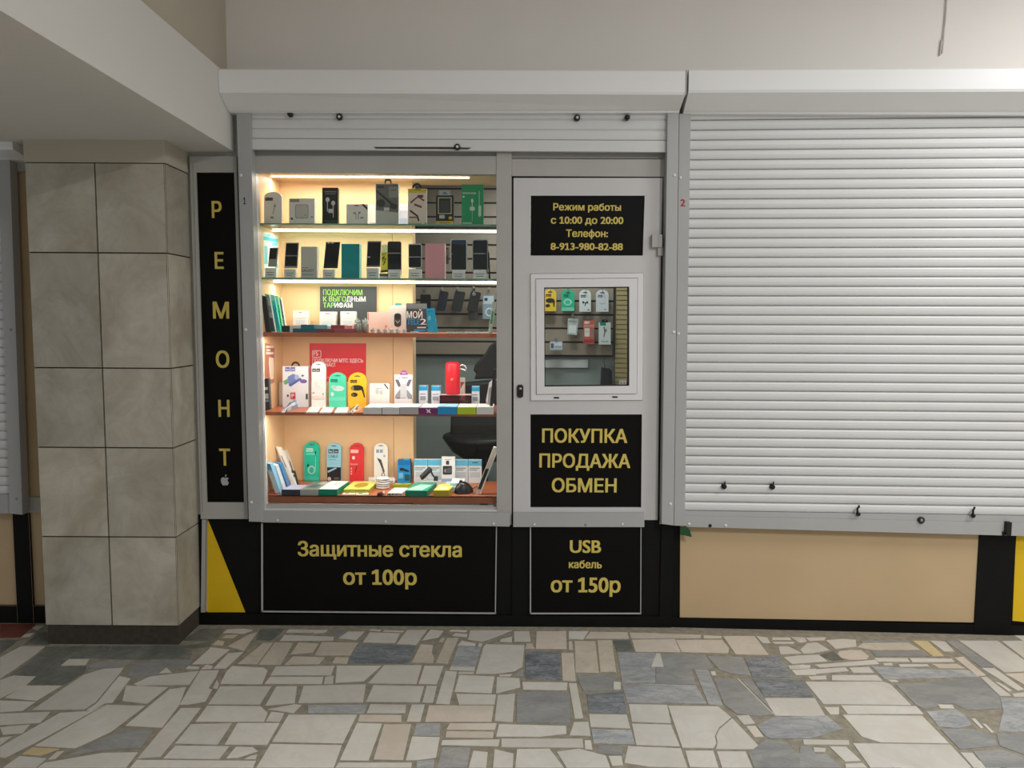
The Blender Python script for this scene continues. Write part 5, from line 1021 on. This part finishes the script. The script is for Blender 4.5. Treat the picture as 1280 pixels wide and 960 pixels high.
crumple('film_packet', 'crumpled blue and silver film packets before the big cable box', 'packet', 'B', 165, 300, 424, 376, zS4, 0.055, [(120, 150, 176), (206, 216, 226), (60, 84, 110), (170, 190, 206), (226, 230, 236)])
crumple('bagged_cable', 'dark cable in a clear bag lying beside the white leaflets', 'bag', 'B', 512, 572, 428, 384, zS4, 0.026, [(206, 206, 206), (232, 232, 232), (90, 90, 92), (226, 226, 226)])
G9 = 'flat boxes along the front of the fourth shelf'
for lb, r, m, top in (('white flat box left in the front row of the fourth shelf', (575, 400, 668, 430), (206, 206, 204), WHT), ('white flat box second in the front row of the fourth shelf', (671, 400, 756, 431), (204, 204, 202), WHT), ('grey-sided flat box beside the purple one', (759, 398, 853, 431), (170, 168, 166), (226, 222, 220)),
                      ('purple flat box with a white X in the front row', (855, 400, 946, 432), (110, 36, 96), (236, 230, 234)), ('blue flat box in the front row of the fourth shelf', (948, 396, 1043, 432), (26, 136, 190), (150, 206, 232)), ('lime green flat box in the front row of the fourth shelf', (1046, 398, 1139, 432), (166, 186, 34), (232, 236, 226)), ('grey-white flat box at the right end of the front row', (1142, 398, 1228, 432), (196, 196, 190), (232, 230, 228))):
    gf = [(WHT, [(.40, .25), (.46, .25), (.52, .45), (.58, .25), (.66, .2), (.57, .55), (.64, .8), (.58, .8), (.52, .62), (.45, .8), (.38, .8), (.48, .52)])] if 'purple flat' in lb else []
    flat('flat_box', lb, 'box', 'B', r, 378, zS4, m, top, G9, gfront=gf)

# --- bottom shelf
z5 = zS5
leaner('pale blue pack leaning leftmost on the bottom shelf', 78, 130, 26, 676, 832, 0.09, (130, 190, 224), [((70, 150, 206), (.0, .0, 1, .2)), ((206, 226, 240), (.1, .26, .9, .95))], 'B', z5, 'slim_box', 'boxes leaning at the left of the bottom shelf', 0.05)
leaner('white-fronted blue pack leaning second on the bottom shelf', 108, 152, 30, 676, 812, 0.15, (214, 226, 238), [((70, 150, 206), (.0, .0, .3, .12)), ((150, 180, 206), (.2, .2, .8, .8))], 'B', z5, 'slim_box', 'boxes leaning at the left of the bottom shelf', 0.05)
leaner('blue pack leaning third on the bottom shelf', 134, 176, 26, 668, 800, 0.22, (60, 130, 190), [((150, 190, 220), (.1, .04, .5, .2)), ((90, 80, 140), (.3, .7, .95, .95))], 'B', z5, 'slim_box', 'boxes leaning at the left of the bottom shelf', 0.05)
leaner('tall narrow white pack leaning at the left of the bottom shelf', 130, 212, 24, 592, 790, 0.28, (240, 236, 230), [((206, 196, 184), (.0, .0, .25, .9)), ((90, 70, 66), (.45, .2, .62, .5))], 'B', z5, 'slim_pack', None, 0.03)
leaner('clear narrow pack leaning right beside the tall white one', 172, 226, 24, 598, 770, 0.34, (214, 206, 196), [((240, 236, 230), (.2, .0, .5, .9)), ((120, 104, 90), (.7, .3, .95, .8))], 'B', z5, 'slim_pack', None, 0.02)
leaner('small black pack with white letters leaning on the bottom shelf', 212, 232, 20, 692, 770, 0.30, (40, 38, 36), [((226, 222, 216), (.3, .15, .7, .25)), ((200, 196, 190), (.35, .4, .7, .75))], 'B', z5, 'slim_pack', None, 0.02)
G10 = 'round-topped cable packs standing on the bottom shelf'
Y5 = 0.435
dome('turquoise round-topped earphone pack on the bottom shelf', (281, 566, 355, 762), (30, 188, 160), None, [((206, 238, 230), (291, 598, 325, 615)), ('T', (30, 160, 140), 'hoco', 294, 322, 601, 611), ((110, 214, 196), (291, 622, 345, 630)), ((20, 60, 54), (335, 612, 341, 630)), ((20, 60, 54), ell(300, 684, 5, 8)), ((150, 220, 206), ell(318, 706, 20, 22)), ((40, 180, 154), ell(318, 706, 12, 15)), ((190, 220, 214), (337, 640, 339, 700)), ((60, 196, 172), (284, 740, 352, 758))], Y5, z5, group=G10)
dome('pale blue and black round-topped cable pack on the bottom shelf', (395, 570, 465, 760), (150, 206, 224), None, [((24, 34, 44), (402, 600, 424, 620)), ((24, 34, 44), (428, 600, 452, 620)), ('T', WHT, 'ho', 406, 420, 604, 615), ('T', WHT, 'co', 432, 448, 604, 615), ('T', (50, 90, 110), 'CABLE', 401, 450, 627, 642), ((110, 170, 196), (402, 650, 440, 654)), ((28, 28, 32), (396, 690, 464, 760)), ((150, 196, 214), [(398, 708), (440, 690), (444, 696), (400, 718)]), ((206, 186, 190), ell(407, 748, 9, 10)), ((90, 96, 100), (430, 740, 456, 752))], Y5, z5, group=G10, nm='cable_pack')
dome('red round-topped cable pack on the bottom shelf', (508, 572, 577, 762), (220, 50, 56), None, [((240, 190, 186), (513, 603, 552, 620)), ((246, 226, 222), ell(528, 644, 7, 9)), ('T', (240, 190, 186), 'hoco', 513, 548, 670, 680), ((240, 200, 196), (514, 694, 520, 702)), ((240, 200, 196), (514, 708, 520, 716)), ((240, 200, 196), (514, 720, 520, 728)), ((120, 30, 34), [(534, 716), (542, 684), (546, 686), (538, 718)])], Y5, z5, group=G10, nm='cable_pack')
dome('white round-topped cable pack on the bottom shelf', (630, 570, 698, 762), (240, 238, 234), None, [((140, 160, 190), (641, 602, 656, 618)), ((140, 160, 190), (660, 602, 674, 618)), ((90, 90, 92), [(644, 644), (666, 652), (684, 712), (676, 722), (664, 680)]), ((60, 60, 62), [(652, 648), (662, 654), (672, 690), (666, 690)]), ((110, 110, 112), ell(676, 728, 10, 10)), ((236, 236, 232), ell(676, 728, 6, 6)), ((170, 176, 186), ell(682, 634, 6, 6))], Y5, z5, group=G10, nm='cable_pack')
item('earphone_box', 'bright blue box picturing black earphones right of the white cable pack', 'earphones', 'B', (748, 648, 812, 762), 0.40, z5, 0.05, (24, 140, 206), [((20, 110, 180), (748, 648, 812, 672)), ((20, 26, 34), ell(770, 694, 12, 8)), ((24, 30, 36), [(780, 690), (806, 700), (804, 708), (780, 704)]), ((120, 190, 226), (754, 712, 776, 740)), ((20, 90, 90), (784, 720, 808, 750))], None, [('hanger', (60, 170, 220), (776, 640, 806, 648), 0, 0.003)], side=(20, 60, 90))
G11 = 'pale blue boxes in a row on the bottom shelf'
for lb, r in (('pale blue and white box leftmost of the row behind the black gadget', (830, 660, 897, 775)), ('pale blue and white box directly behind the black gadget', (899, 660, 967, 775)), ('pale blue and white box right of the black-printed white box', (1036, 661, 1099, 775)), ('pale blue and white box at the right end of the row with a hang slot', (1102, 661, 1168, 775))):
    x0, y0, x1, y1 = r
    item('small_box', lb, 'box', 'B', r, 0.41, z5, 0.03, (226, 234, 238), [((100, 186, 224), (x0, y0, x1, y0 + 28)), ((150, 160, 170), (x0 + 5, y0 + 38, x1 - 10, y0 + 44)), ((120, 132, 146), (x0 + 5, y0 + 48, x1 - 22, y0 + 52)), ((200, 210, 218), (x0 + 8, y0 + 60, x1 - 8, y0 + 86))] + ([((40, 60, 80), (x0 + 20, y0 + 10, x1 - 18, y0 + 14))] if 'slot' in lb else []), G11)
item('gadget_box', 'white box printed with a black charger among the pale blue boxes', 'box', 'B', (968, 655, 1035, 790), 0.37, z5, 0.03, (238, 238, 240), [((60, 60, 64), (990, 672, 1006, 692)), ((40, 40, 44), rr(974, 698, 1020, 742, 5)), ((150, 150, 154), ell(986, 722, 5, 10)), ((90, 90, 94), (994, 708, 1016, 734)), ((160, 186, 214), (969, 762, 1034, 778)), ((170, 170, 172), (984, 664, 1018, 668))])
# front row
def place_flat(*a, **k): return flat(*a, **k)
G12 = 'boxes lying along the front of the bottom shelf'
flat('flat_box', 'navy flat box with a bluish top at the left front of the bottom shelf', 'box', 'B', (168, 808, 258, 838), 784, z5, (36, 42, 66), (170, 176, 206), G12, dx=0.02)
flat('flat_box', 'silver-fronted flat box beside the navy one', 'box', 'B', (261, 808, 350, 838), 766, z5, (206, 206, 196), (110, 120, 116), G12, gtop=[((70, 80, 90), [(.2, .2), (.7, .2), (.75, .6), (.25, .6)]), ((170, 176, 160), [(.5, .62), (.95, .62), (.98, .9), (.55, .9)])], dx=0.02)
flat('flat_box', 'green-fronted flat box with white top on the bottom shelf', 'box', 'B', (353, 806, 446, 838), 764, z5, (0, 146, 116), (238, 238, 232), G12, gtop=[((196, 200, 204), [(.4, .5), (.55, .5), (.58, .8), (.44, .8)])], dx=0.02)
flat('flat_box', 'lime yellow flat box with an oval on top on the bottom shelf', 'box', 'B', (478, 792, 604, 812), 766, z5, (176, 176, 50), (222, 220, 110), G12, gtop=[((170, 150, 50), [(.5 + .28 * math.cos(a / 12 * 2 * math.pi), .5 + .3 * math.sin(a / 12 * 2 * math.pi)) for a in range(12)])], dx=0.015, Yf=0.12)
G13 = 'white cards before the lime yellow box'
for lb, P4 in (('white printed card lying left before the lime yellow box', [(484, 816), (540, 814), (534, 832), (470, 832)]), ('white printed card lying right before the lime yellow box', [(545, 814), (606, 812), (602, 832), (538, 834)])):
    lay('leaflet', lb, 'card', 'B', P4, z5, 0.003, (226, 224, 218), [((130, 126, 120), [(.1, .15), (.9, .1), (.9, .35), (.1, .4)]), ((90, 90, 90), [(.2, .6), (.5, .6), (.5, .8), (.2, .8)])], G13)
for lb, xc, yc in (('small white adapter between the red and white cable packs', 622, 752), ('small white adapter between the white cable pack and the blue box', 712, 750)):
    p = (at(*cpx('B', xc, yc), .40)[0], .405); b = MB(); b.box(p[0] - .024, p[0] + .024, p[1] - .018, p[1] + .018, z5, z5 + .03, cm(WHT)); o = b.build('adapter', None, (p[0], p[1], z5), bevel=.006)
    MB().box(p[0] - .012, p[0] + .012, p[1] - .019, p[1] - .0175, z5 + .006, z5 + .014, cm((150, 150, 150))).build('socket', o, (p[0], p[1], z5)); o.rotation_euler = (0, 0, .3); tag(o, lb, 'adapter', 'white adapters on the bottom shelf')
p = on_z(*cpx('B', 668, 808), z5); b = MB()
for k in range(5): b.lathe([(0.026, 0), (0.038, 0.003), (0.039, 0.009), (0.028, 0.0125)], (p[0], p[1] + .04, z5 + .0005 + k * .0128), 'z', cm((200, 200, 198) if k % 2 else (232, 232, 230), 0.25), 24)
tag(b.build('cable_coil', None, (p[0], p[1] + .04, z5)), 'stacked silver coil of cable below the white cable pack', 'cable')
p, q = on_z(*cpx('B', 652, 842), z5), on_z(*cpx('B', 682, 812), z5)
b = MB(); b.lathe([(0.008, 0), (0.0105, 0.002), (0.0105, 0.03)], (p[0], p[1], z5 + .0106), 'y', cm((90, 30, 26)), 14); b.lathe([(0.0075, 0.03), (0.0085, 0.05)], (p[0], p[1], z5 + .0106), 'y', cm((190, 188, 186)), 14); o = b.build('metal_lens', None, (p[0], p[1], z5)); o.rotation_euler = (0, 0, -.5)
MB().lathe([(0.006, -0.0006), (0.006, 0.001)], (p[0], p[1], z5 + .0106), 'y', cm((20, 14, 14)), 12).build('lens_glass', o, (p[0], p[1], z5)); tag(o, 'tiny copper-rimmed clip lens lying at the shelf edge before the silver coil', 'lens')
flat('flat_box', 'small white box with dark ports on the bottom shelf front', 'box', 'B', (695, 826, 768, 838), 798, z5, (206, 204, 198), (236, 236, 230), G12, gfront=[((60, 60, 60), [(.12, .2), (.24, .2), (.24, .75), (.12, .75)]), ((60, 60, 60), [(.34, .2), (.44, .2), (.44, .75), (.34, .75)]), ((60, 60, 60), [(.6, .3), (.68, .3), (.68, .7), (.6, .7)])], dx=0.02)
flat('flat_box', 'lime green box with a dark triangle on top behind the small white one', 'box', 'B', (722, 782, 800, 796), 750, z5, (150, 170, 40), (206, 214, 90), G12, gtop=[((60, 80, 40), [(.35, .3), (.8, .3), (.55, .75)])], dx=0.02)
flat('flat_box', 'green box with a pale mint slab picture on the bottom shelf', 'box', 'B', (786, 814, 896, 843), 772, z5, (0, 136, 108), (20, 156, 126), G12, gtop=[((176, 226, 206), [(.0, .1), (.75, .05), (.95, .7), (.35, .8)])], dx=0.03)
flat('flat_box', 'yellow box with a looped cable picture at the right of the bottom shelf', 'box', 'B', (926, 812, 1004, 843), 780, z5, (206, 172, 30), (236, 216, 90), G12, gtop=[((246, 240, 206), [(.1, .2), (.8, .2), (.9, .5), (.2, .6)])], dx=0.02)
# black gadget on a grey stand
p = (0, 0.325); x0, x1 = at(*cpx('B', 855, 770), p[1])[0], at(*cpx('B', 922, 770), p[1])[0]
zg = at(*cpx('B', 880, 764), 0.335)[1]
b = MB(); b.box(x0, x1 + .05, p[1], p[1] + .038, z5, zg, cm((206, 206, 206))); tag(b.build('flat_box', None, ((x0 + x1) / 2, p[1], z5), bevel=.002), 'pale grey box carrying the black barrel gadget', 'box')
a, d = at(*cpx('B', 862, 745), p[1]), at(*cpx('B', 912, 698), p[1]); r_ = .0165; yy = p[1] + .019
b = MB(); b.tube([(a[0], yy, zg + r_), (a[0] + (d[0] - a[0]) * .15, yy, zg + r_ + .004), (d[0] - .004, yy, zg + r_ + (d[1] - a[1]) * .92), (d[0], yy, zg + r_ + (d[1] - a[1]))], [r_ * .92, r_, r_, r_ * .85], cm((46, 48, 52)), 16); o = b.build('barrel_gadget', None, (a[0], yy, zg)); L = o.location
b = MB(); b.tube([(d[0] - .006, yy + .006, zg + r_ + (d[1] - a[1]) * .9), (d[0] + .012, yy + .004, zg + .03), (d[0] + .026, yy, zg + .016)], .0055, cm((40, 42, 46)), 10); b.build('arm', o, L)
MB().box(d[0] + .018, d[0] + .042, yy - .012, yy + .012, zg, zg + .026, cm((50, 52, 58))).build('clamp', o, L)
tag(o, 'dark grey barrel-shaped car holder standing tilted before the pale blue boxes', 'holder')
G14 = 'small pale blue boxes stacked on the bottom shelf'
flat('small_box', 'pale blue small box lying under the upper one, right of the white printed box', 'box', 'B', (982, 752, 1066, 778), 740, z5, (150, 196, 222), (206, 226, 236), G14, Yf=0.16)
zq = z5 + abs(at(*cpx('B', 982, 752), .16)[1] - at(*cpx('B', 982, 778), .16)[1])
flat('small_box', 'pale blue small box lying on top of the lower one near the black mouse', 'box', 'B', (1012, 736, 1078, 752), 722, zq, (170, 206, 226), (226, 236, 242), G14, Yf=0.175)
# black mouse with its cable
p = on_z(*cpx('B', 1066, 834), z5); q = on_z(*cpx('B', 1118, 790), z5)
bm_ = MB(); n1, n2 = 14, 10; V = []
for i in range(n1 + 1):
    u = i / n1
    for j in range(n2 + 1):
        v = j / n2 * math.pi; wv = 0.040 * math.sin(math.pi * (0.04 + .92 * u)) ** .45; hz = 0.066 * math.sin(math.pi * (0.05 + .9 * u ** .8)) ** .6
        V.append((-0.052 + .104 * u, wv * math.cos(v), max(0.0005, hz * math.sin(v) ** .8)))
ca, sa = math.cos(.55), math.sin(.55)
mx_, my_ = p[0] + .012, p[1] + .05
V = [(mx_ + x * ca - y * sa, my_ + x * sa + y * ca, z5 + z) for x, y, z in V]
bm_.add(V, [(i * (n2 + 1) + j, i * (n2 + 1) + j + 1, (i + 1) * (n2 + 1) + j + 1, (i + 1) * (n2 + 1) + j) for i in range(n1) for j in range(n2)], cm((24, 24, 28), 0.35), True)
o = bm_.build('computer_mouse', None, (mx_, my_, z5)); L = o.location
bm_ = MB(); bm_.lathe([(0.003, -.004), (0.009, -.004), (0.009, .004), (0.003, .004)], (mx_ - .02 * ca, my_ - .02 * sa, z5 + .066), 'y', cm((60, 60, 64)), 14); bm_.build('scroll_wheel', o, L)
bm_ = MB(); bm_.tube([(mx_ + .045 * ca, my_ + .045 * sa, z5 + .012), (mx_ + .07, my_ + .03, z5 + .03), (mx_ + .088, my_ + .01, z5 + .02), (mx_ + .085, my_ - .02, z5 + .004), (mx_ + .05, my_ - .035, z5 + .004)], .0022, cm((24, 24, 26)), 6); bm_.build('cable', o, L)
tag(o, 'black computer mouse with its cable at the right of the bottom shelf', 'computer mouse')
leaner('white pack with a black window leaning at the right end of the bottom shelf', 1228, 1136, 26, 596, 835, 0.10, (214, 206, 194), [((24, 26, 30), (.05, .45, .7, .88)), ((236, 232, 224), (.72, .0, .98, .98))], 'B', z5, 'slim_pack', None, 0.03, wb=16)
crumple('bagged_cable', 'clear film bag with a silver cable behind the yellow box', 'bag', 'B', 905, 965, 778, 762, z5, 0.02, [(206, 210, 212), (226, 226, 226), (150, 156, 160)])

# --- articles on the slatted wall seen through the door window
G15 = 'round-topped packs hanging in the top row behind the door window'
def hdome(lb, r, m, logo, gfx):
    x0, y0, x1, y1 = r; w = x1 - x0; xm = (x0 + x1) / 2
    lx0, ly0, lx1, ly1, lc = logo
    hang('earphone_pack', lb, 'earphones', 'D', arch(x0, y0, x1, y1, w * .4), m, xm, y0 + w * .2, [((60, 60, 60), (xm - w * .18, y0 + w * .22, xm + w * .18, y0 + w * .3)), (lc, (lx0, ly0, lx1, ly1)), ('T', m, 'hoco', lx0 + 4, lx1 - 4, ly0 + 6, ly1 - 5)] + gfx, G15, t=0.02)
hdome('yellow round-topped pack hanging leftmost behind the door window', (122, 127, 212, 294), (226, 192, 60), (134, 166, 174, 184, (70, 60, 24)), [((36, 34, 28), ell(166, 214, 34, 18)), ((36, 34, 28), [(186, 214), (202, 218), (198, 262), (190, 262)]), ((36, 34, 28), ell(148, 252, 18, 12))])
hdome('mint green round-topped pack hanging second behind the door window', (250, 130, 348, 294), (40, 178, 138), (266, 168, 302, 188, (20, 90, 80)), [((160, 216, 198), ell(298, 226, 32, 26)), ((60, 186, 150), ell(298, 226, 20, 16)), ((120, 206, 180), (252, 266, 346, 292))])
hdome('white round-topped pack with black earbuds hanging behind the door window', (385, 132, 472, 298), (216, 222, 224), (396, 172, 432, 190, (60, 76, 86)), [((24, 30, 34), ell(414, 228, 7, 9)), ((24, 30, 34), ell(444, 228, 7, 9)), ((24, 30, 34), [(424, 226), (436, 226), (432, 254), (428, 254)]), ((60, 66, 70), (446, 280, 460, 286))])
hdome('white round-topped pack with pale print hanging rightmost in the top row', (511, 132, 604, 298), (210, 216, 222), (524, 172, 558, 190, (80, 92, 104)), [((176, 182, 188), [(534, 226), (556, 236), (580, 226), (578, 234), (556, 246), (536, 234)]), ((60, 66, 70), (572, 278, 584, 284))])
hang('baggie', 'clear bag with white contents hanging in the middle row behind the door window', 'bag', 'D', [(300, 348), (378, 352), (366, 474), (294, 466)], (190, 198, 198), 340, 344, [((226, 230, 230), [(306, 402), (362, 398), (358, 460), (304, 456)]), ((150, 160, 160), [(304, 360), (370, 364), (368, 380), (304, 376)])], t=0.015, rough=0.15)
hang('blister_pack', 'red and white blister pack hanging in the middle row behind the door window', 'blister pack', 'D', (417, 362, 498, 540), (196, 96, 80), 452, 360, [((226, 220, 214), (424, 370, 464, 388)), ((214, 140, 126), (418, 394, 497, 416)), ((222, 222, 220), (424, 422, 462, 484)), ((130, 134, 136), (472, 430, 488, 490)), ((206, 206, 206), (430, 440, 456, 456)), ((170, 60, 50), (418, 506, 497, 528))], t=0.02)
hang('cable_box', 'white and teal box with black tab hanging behind the door window', 'box', 'D', (532, 378, 620, 544), (214, 222, 222), 576, 368, [((30, 140, 116), (540, 378, 584, 402)), ((90, 96, 98), [(566, 410), (574, 412), (580, 450), (572, 488), (566, 486), (572, 450)]), ((120, 126, 128), ell(584, 438, 7, 12)), ((150, 156, 158), (548, 518, 602, 524))], None, [('hanger', (24, 26, 26), ell(576, 378, 26, 26, 10, 0, 180), 0.0, 0.003)], t=0.03)
hang('small_pack', 'small white and blue pack hanging low on the left behind the door window', 'pack', 'D', (165, 521, 258, 584), (196, 208, 222), 210, 520, [((80, 96, 130), (172, 536, 192, 572)), ((226, 232, 238), (198, 532, 252, 552)), ((140, 150, 172), (200, 560, 250, 566))], t=0.02)
# black box hanging on its cord in front of the shop wall
P = [(556, 718), (612, 724), (630, 742), (632, 850), (548, 850)]
o = item('power_box', 'black box hanging on a cord below the slatted board behind the door window', 'power box', 'D', P, SB - 0.06, None, 0.06, (40, 44, 42), [((26, 28, 28), [(608, 724), (628, 744), (630, 848), (612, 848)])])
p = at(*cpx('D', 577, 718), SB - .03); t = at(*cpx('D', 574, 645), SB - .01)
MB().tube([(p[0], SB - .03, p[1]), (p[0] - .004, SB - .02, (p[1] + t[1]) / 2), (t[0], SB - .002, t[1])], .003, cm((60, 60, 58)), 6).build('cord', o, o.location)
o = item('wall_socket', 'small white socket on the beige reflection panel at the lower right of the door window', 'socket', 'D', (685, 815, 738, 848), SB - 0.008, None, 0.0095, (222, 222, 216), [((150, 150, 146), ell(700, 832, 7, 7)), ((150, 150, 146), ell(722, 832, 7, 7))])
# black office chair inside the shop
ch = empty('office_chair', (at(612, 540, 0.95)[0], 0.95, 0.012)); tag(ch, 'black padded office chair standing inside the shop right behind the display', 'chair'); CL = ch.location
mat('chair_black', (12, 14, 14), 0.5, var=0.1); q = lambda x, y, Y=0.95: at(*cpx('B', x, y), Y)
def cushion(poly, y0, y1, name):
    P = [q(*p) for p in poly]; o = MB().prism(P, y0, y1, 'chair_black').build(name, ch, CL, bevel=0.02); return o
cushion([(1080, 272), (1200, 262), (1330, 272), (1342, 400), (1336, 546), (1190, 556), (1030, 552), (1012, 540), (1016, 440), (1050, 380)], 0.90, 1.0, 'backrest')
cushion([(1206, 92), (1240, 62), (1300, 62), (1330, 100), (1334, 250), (1130, 256), (1142, 226), (1126, 212), (1136, 182), (1190, 122)], 0.93, 1.01, 'headrest')
sc = q(1180, 545); V = []
prof = [(0.02, -0.20), (0.13, -0.19), (0.21, -0.12), (0.26, -0.03), (0.275, 0.0), (0.265, 0.02), (0.22, 0.03), (0.02, 0.035)]
s_ = at(*cpx('B', 1180, 660), 0.95)[1] - at(*cpx('B', 1180, 545), 0.95)[1]
MB().lathe([(r, h * abs(s_) / 0.2) for r, h in prof], (sc[0], 0.95, sc[1]), 'z', 'chair_black', 28).build('seat', ch, CL)
zz = sc[1] - abs(s_)
MB().lathe([(0.03, 0.12), (0.028, zz + 0.01)], (sc[0], 0.95, 0), 'z', 'dark_metal', 14).build('stem', ch, CL)
for k in range(5):
    a = k * 2 * math.pi / 5 + .3; e = (sc[0] + .3 * math.cos(a), .95 + .3 * math.sin(a))
    lg = MB().tube([(sc[0], .95, .13), ((sc[0] + e[0]) / 2, (.95 + e[1]) / 2, .11), (e[0], e[1], .085)], [.025, .02, .016], 'chair_black', 8).build('leg', ch, CL)
    b = MB(); b.lathe([(.024, -.02), (.034, -.016), (.034, .016), (.024, .02)], (e[0], e[1], .047), 'x', 'rubber_black', 14); cs = b.build('caster', None, CL); cs.location = (0, 0, 0); cs.parent = lg
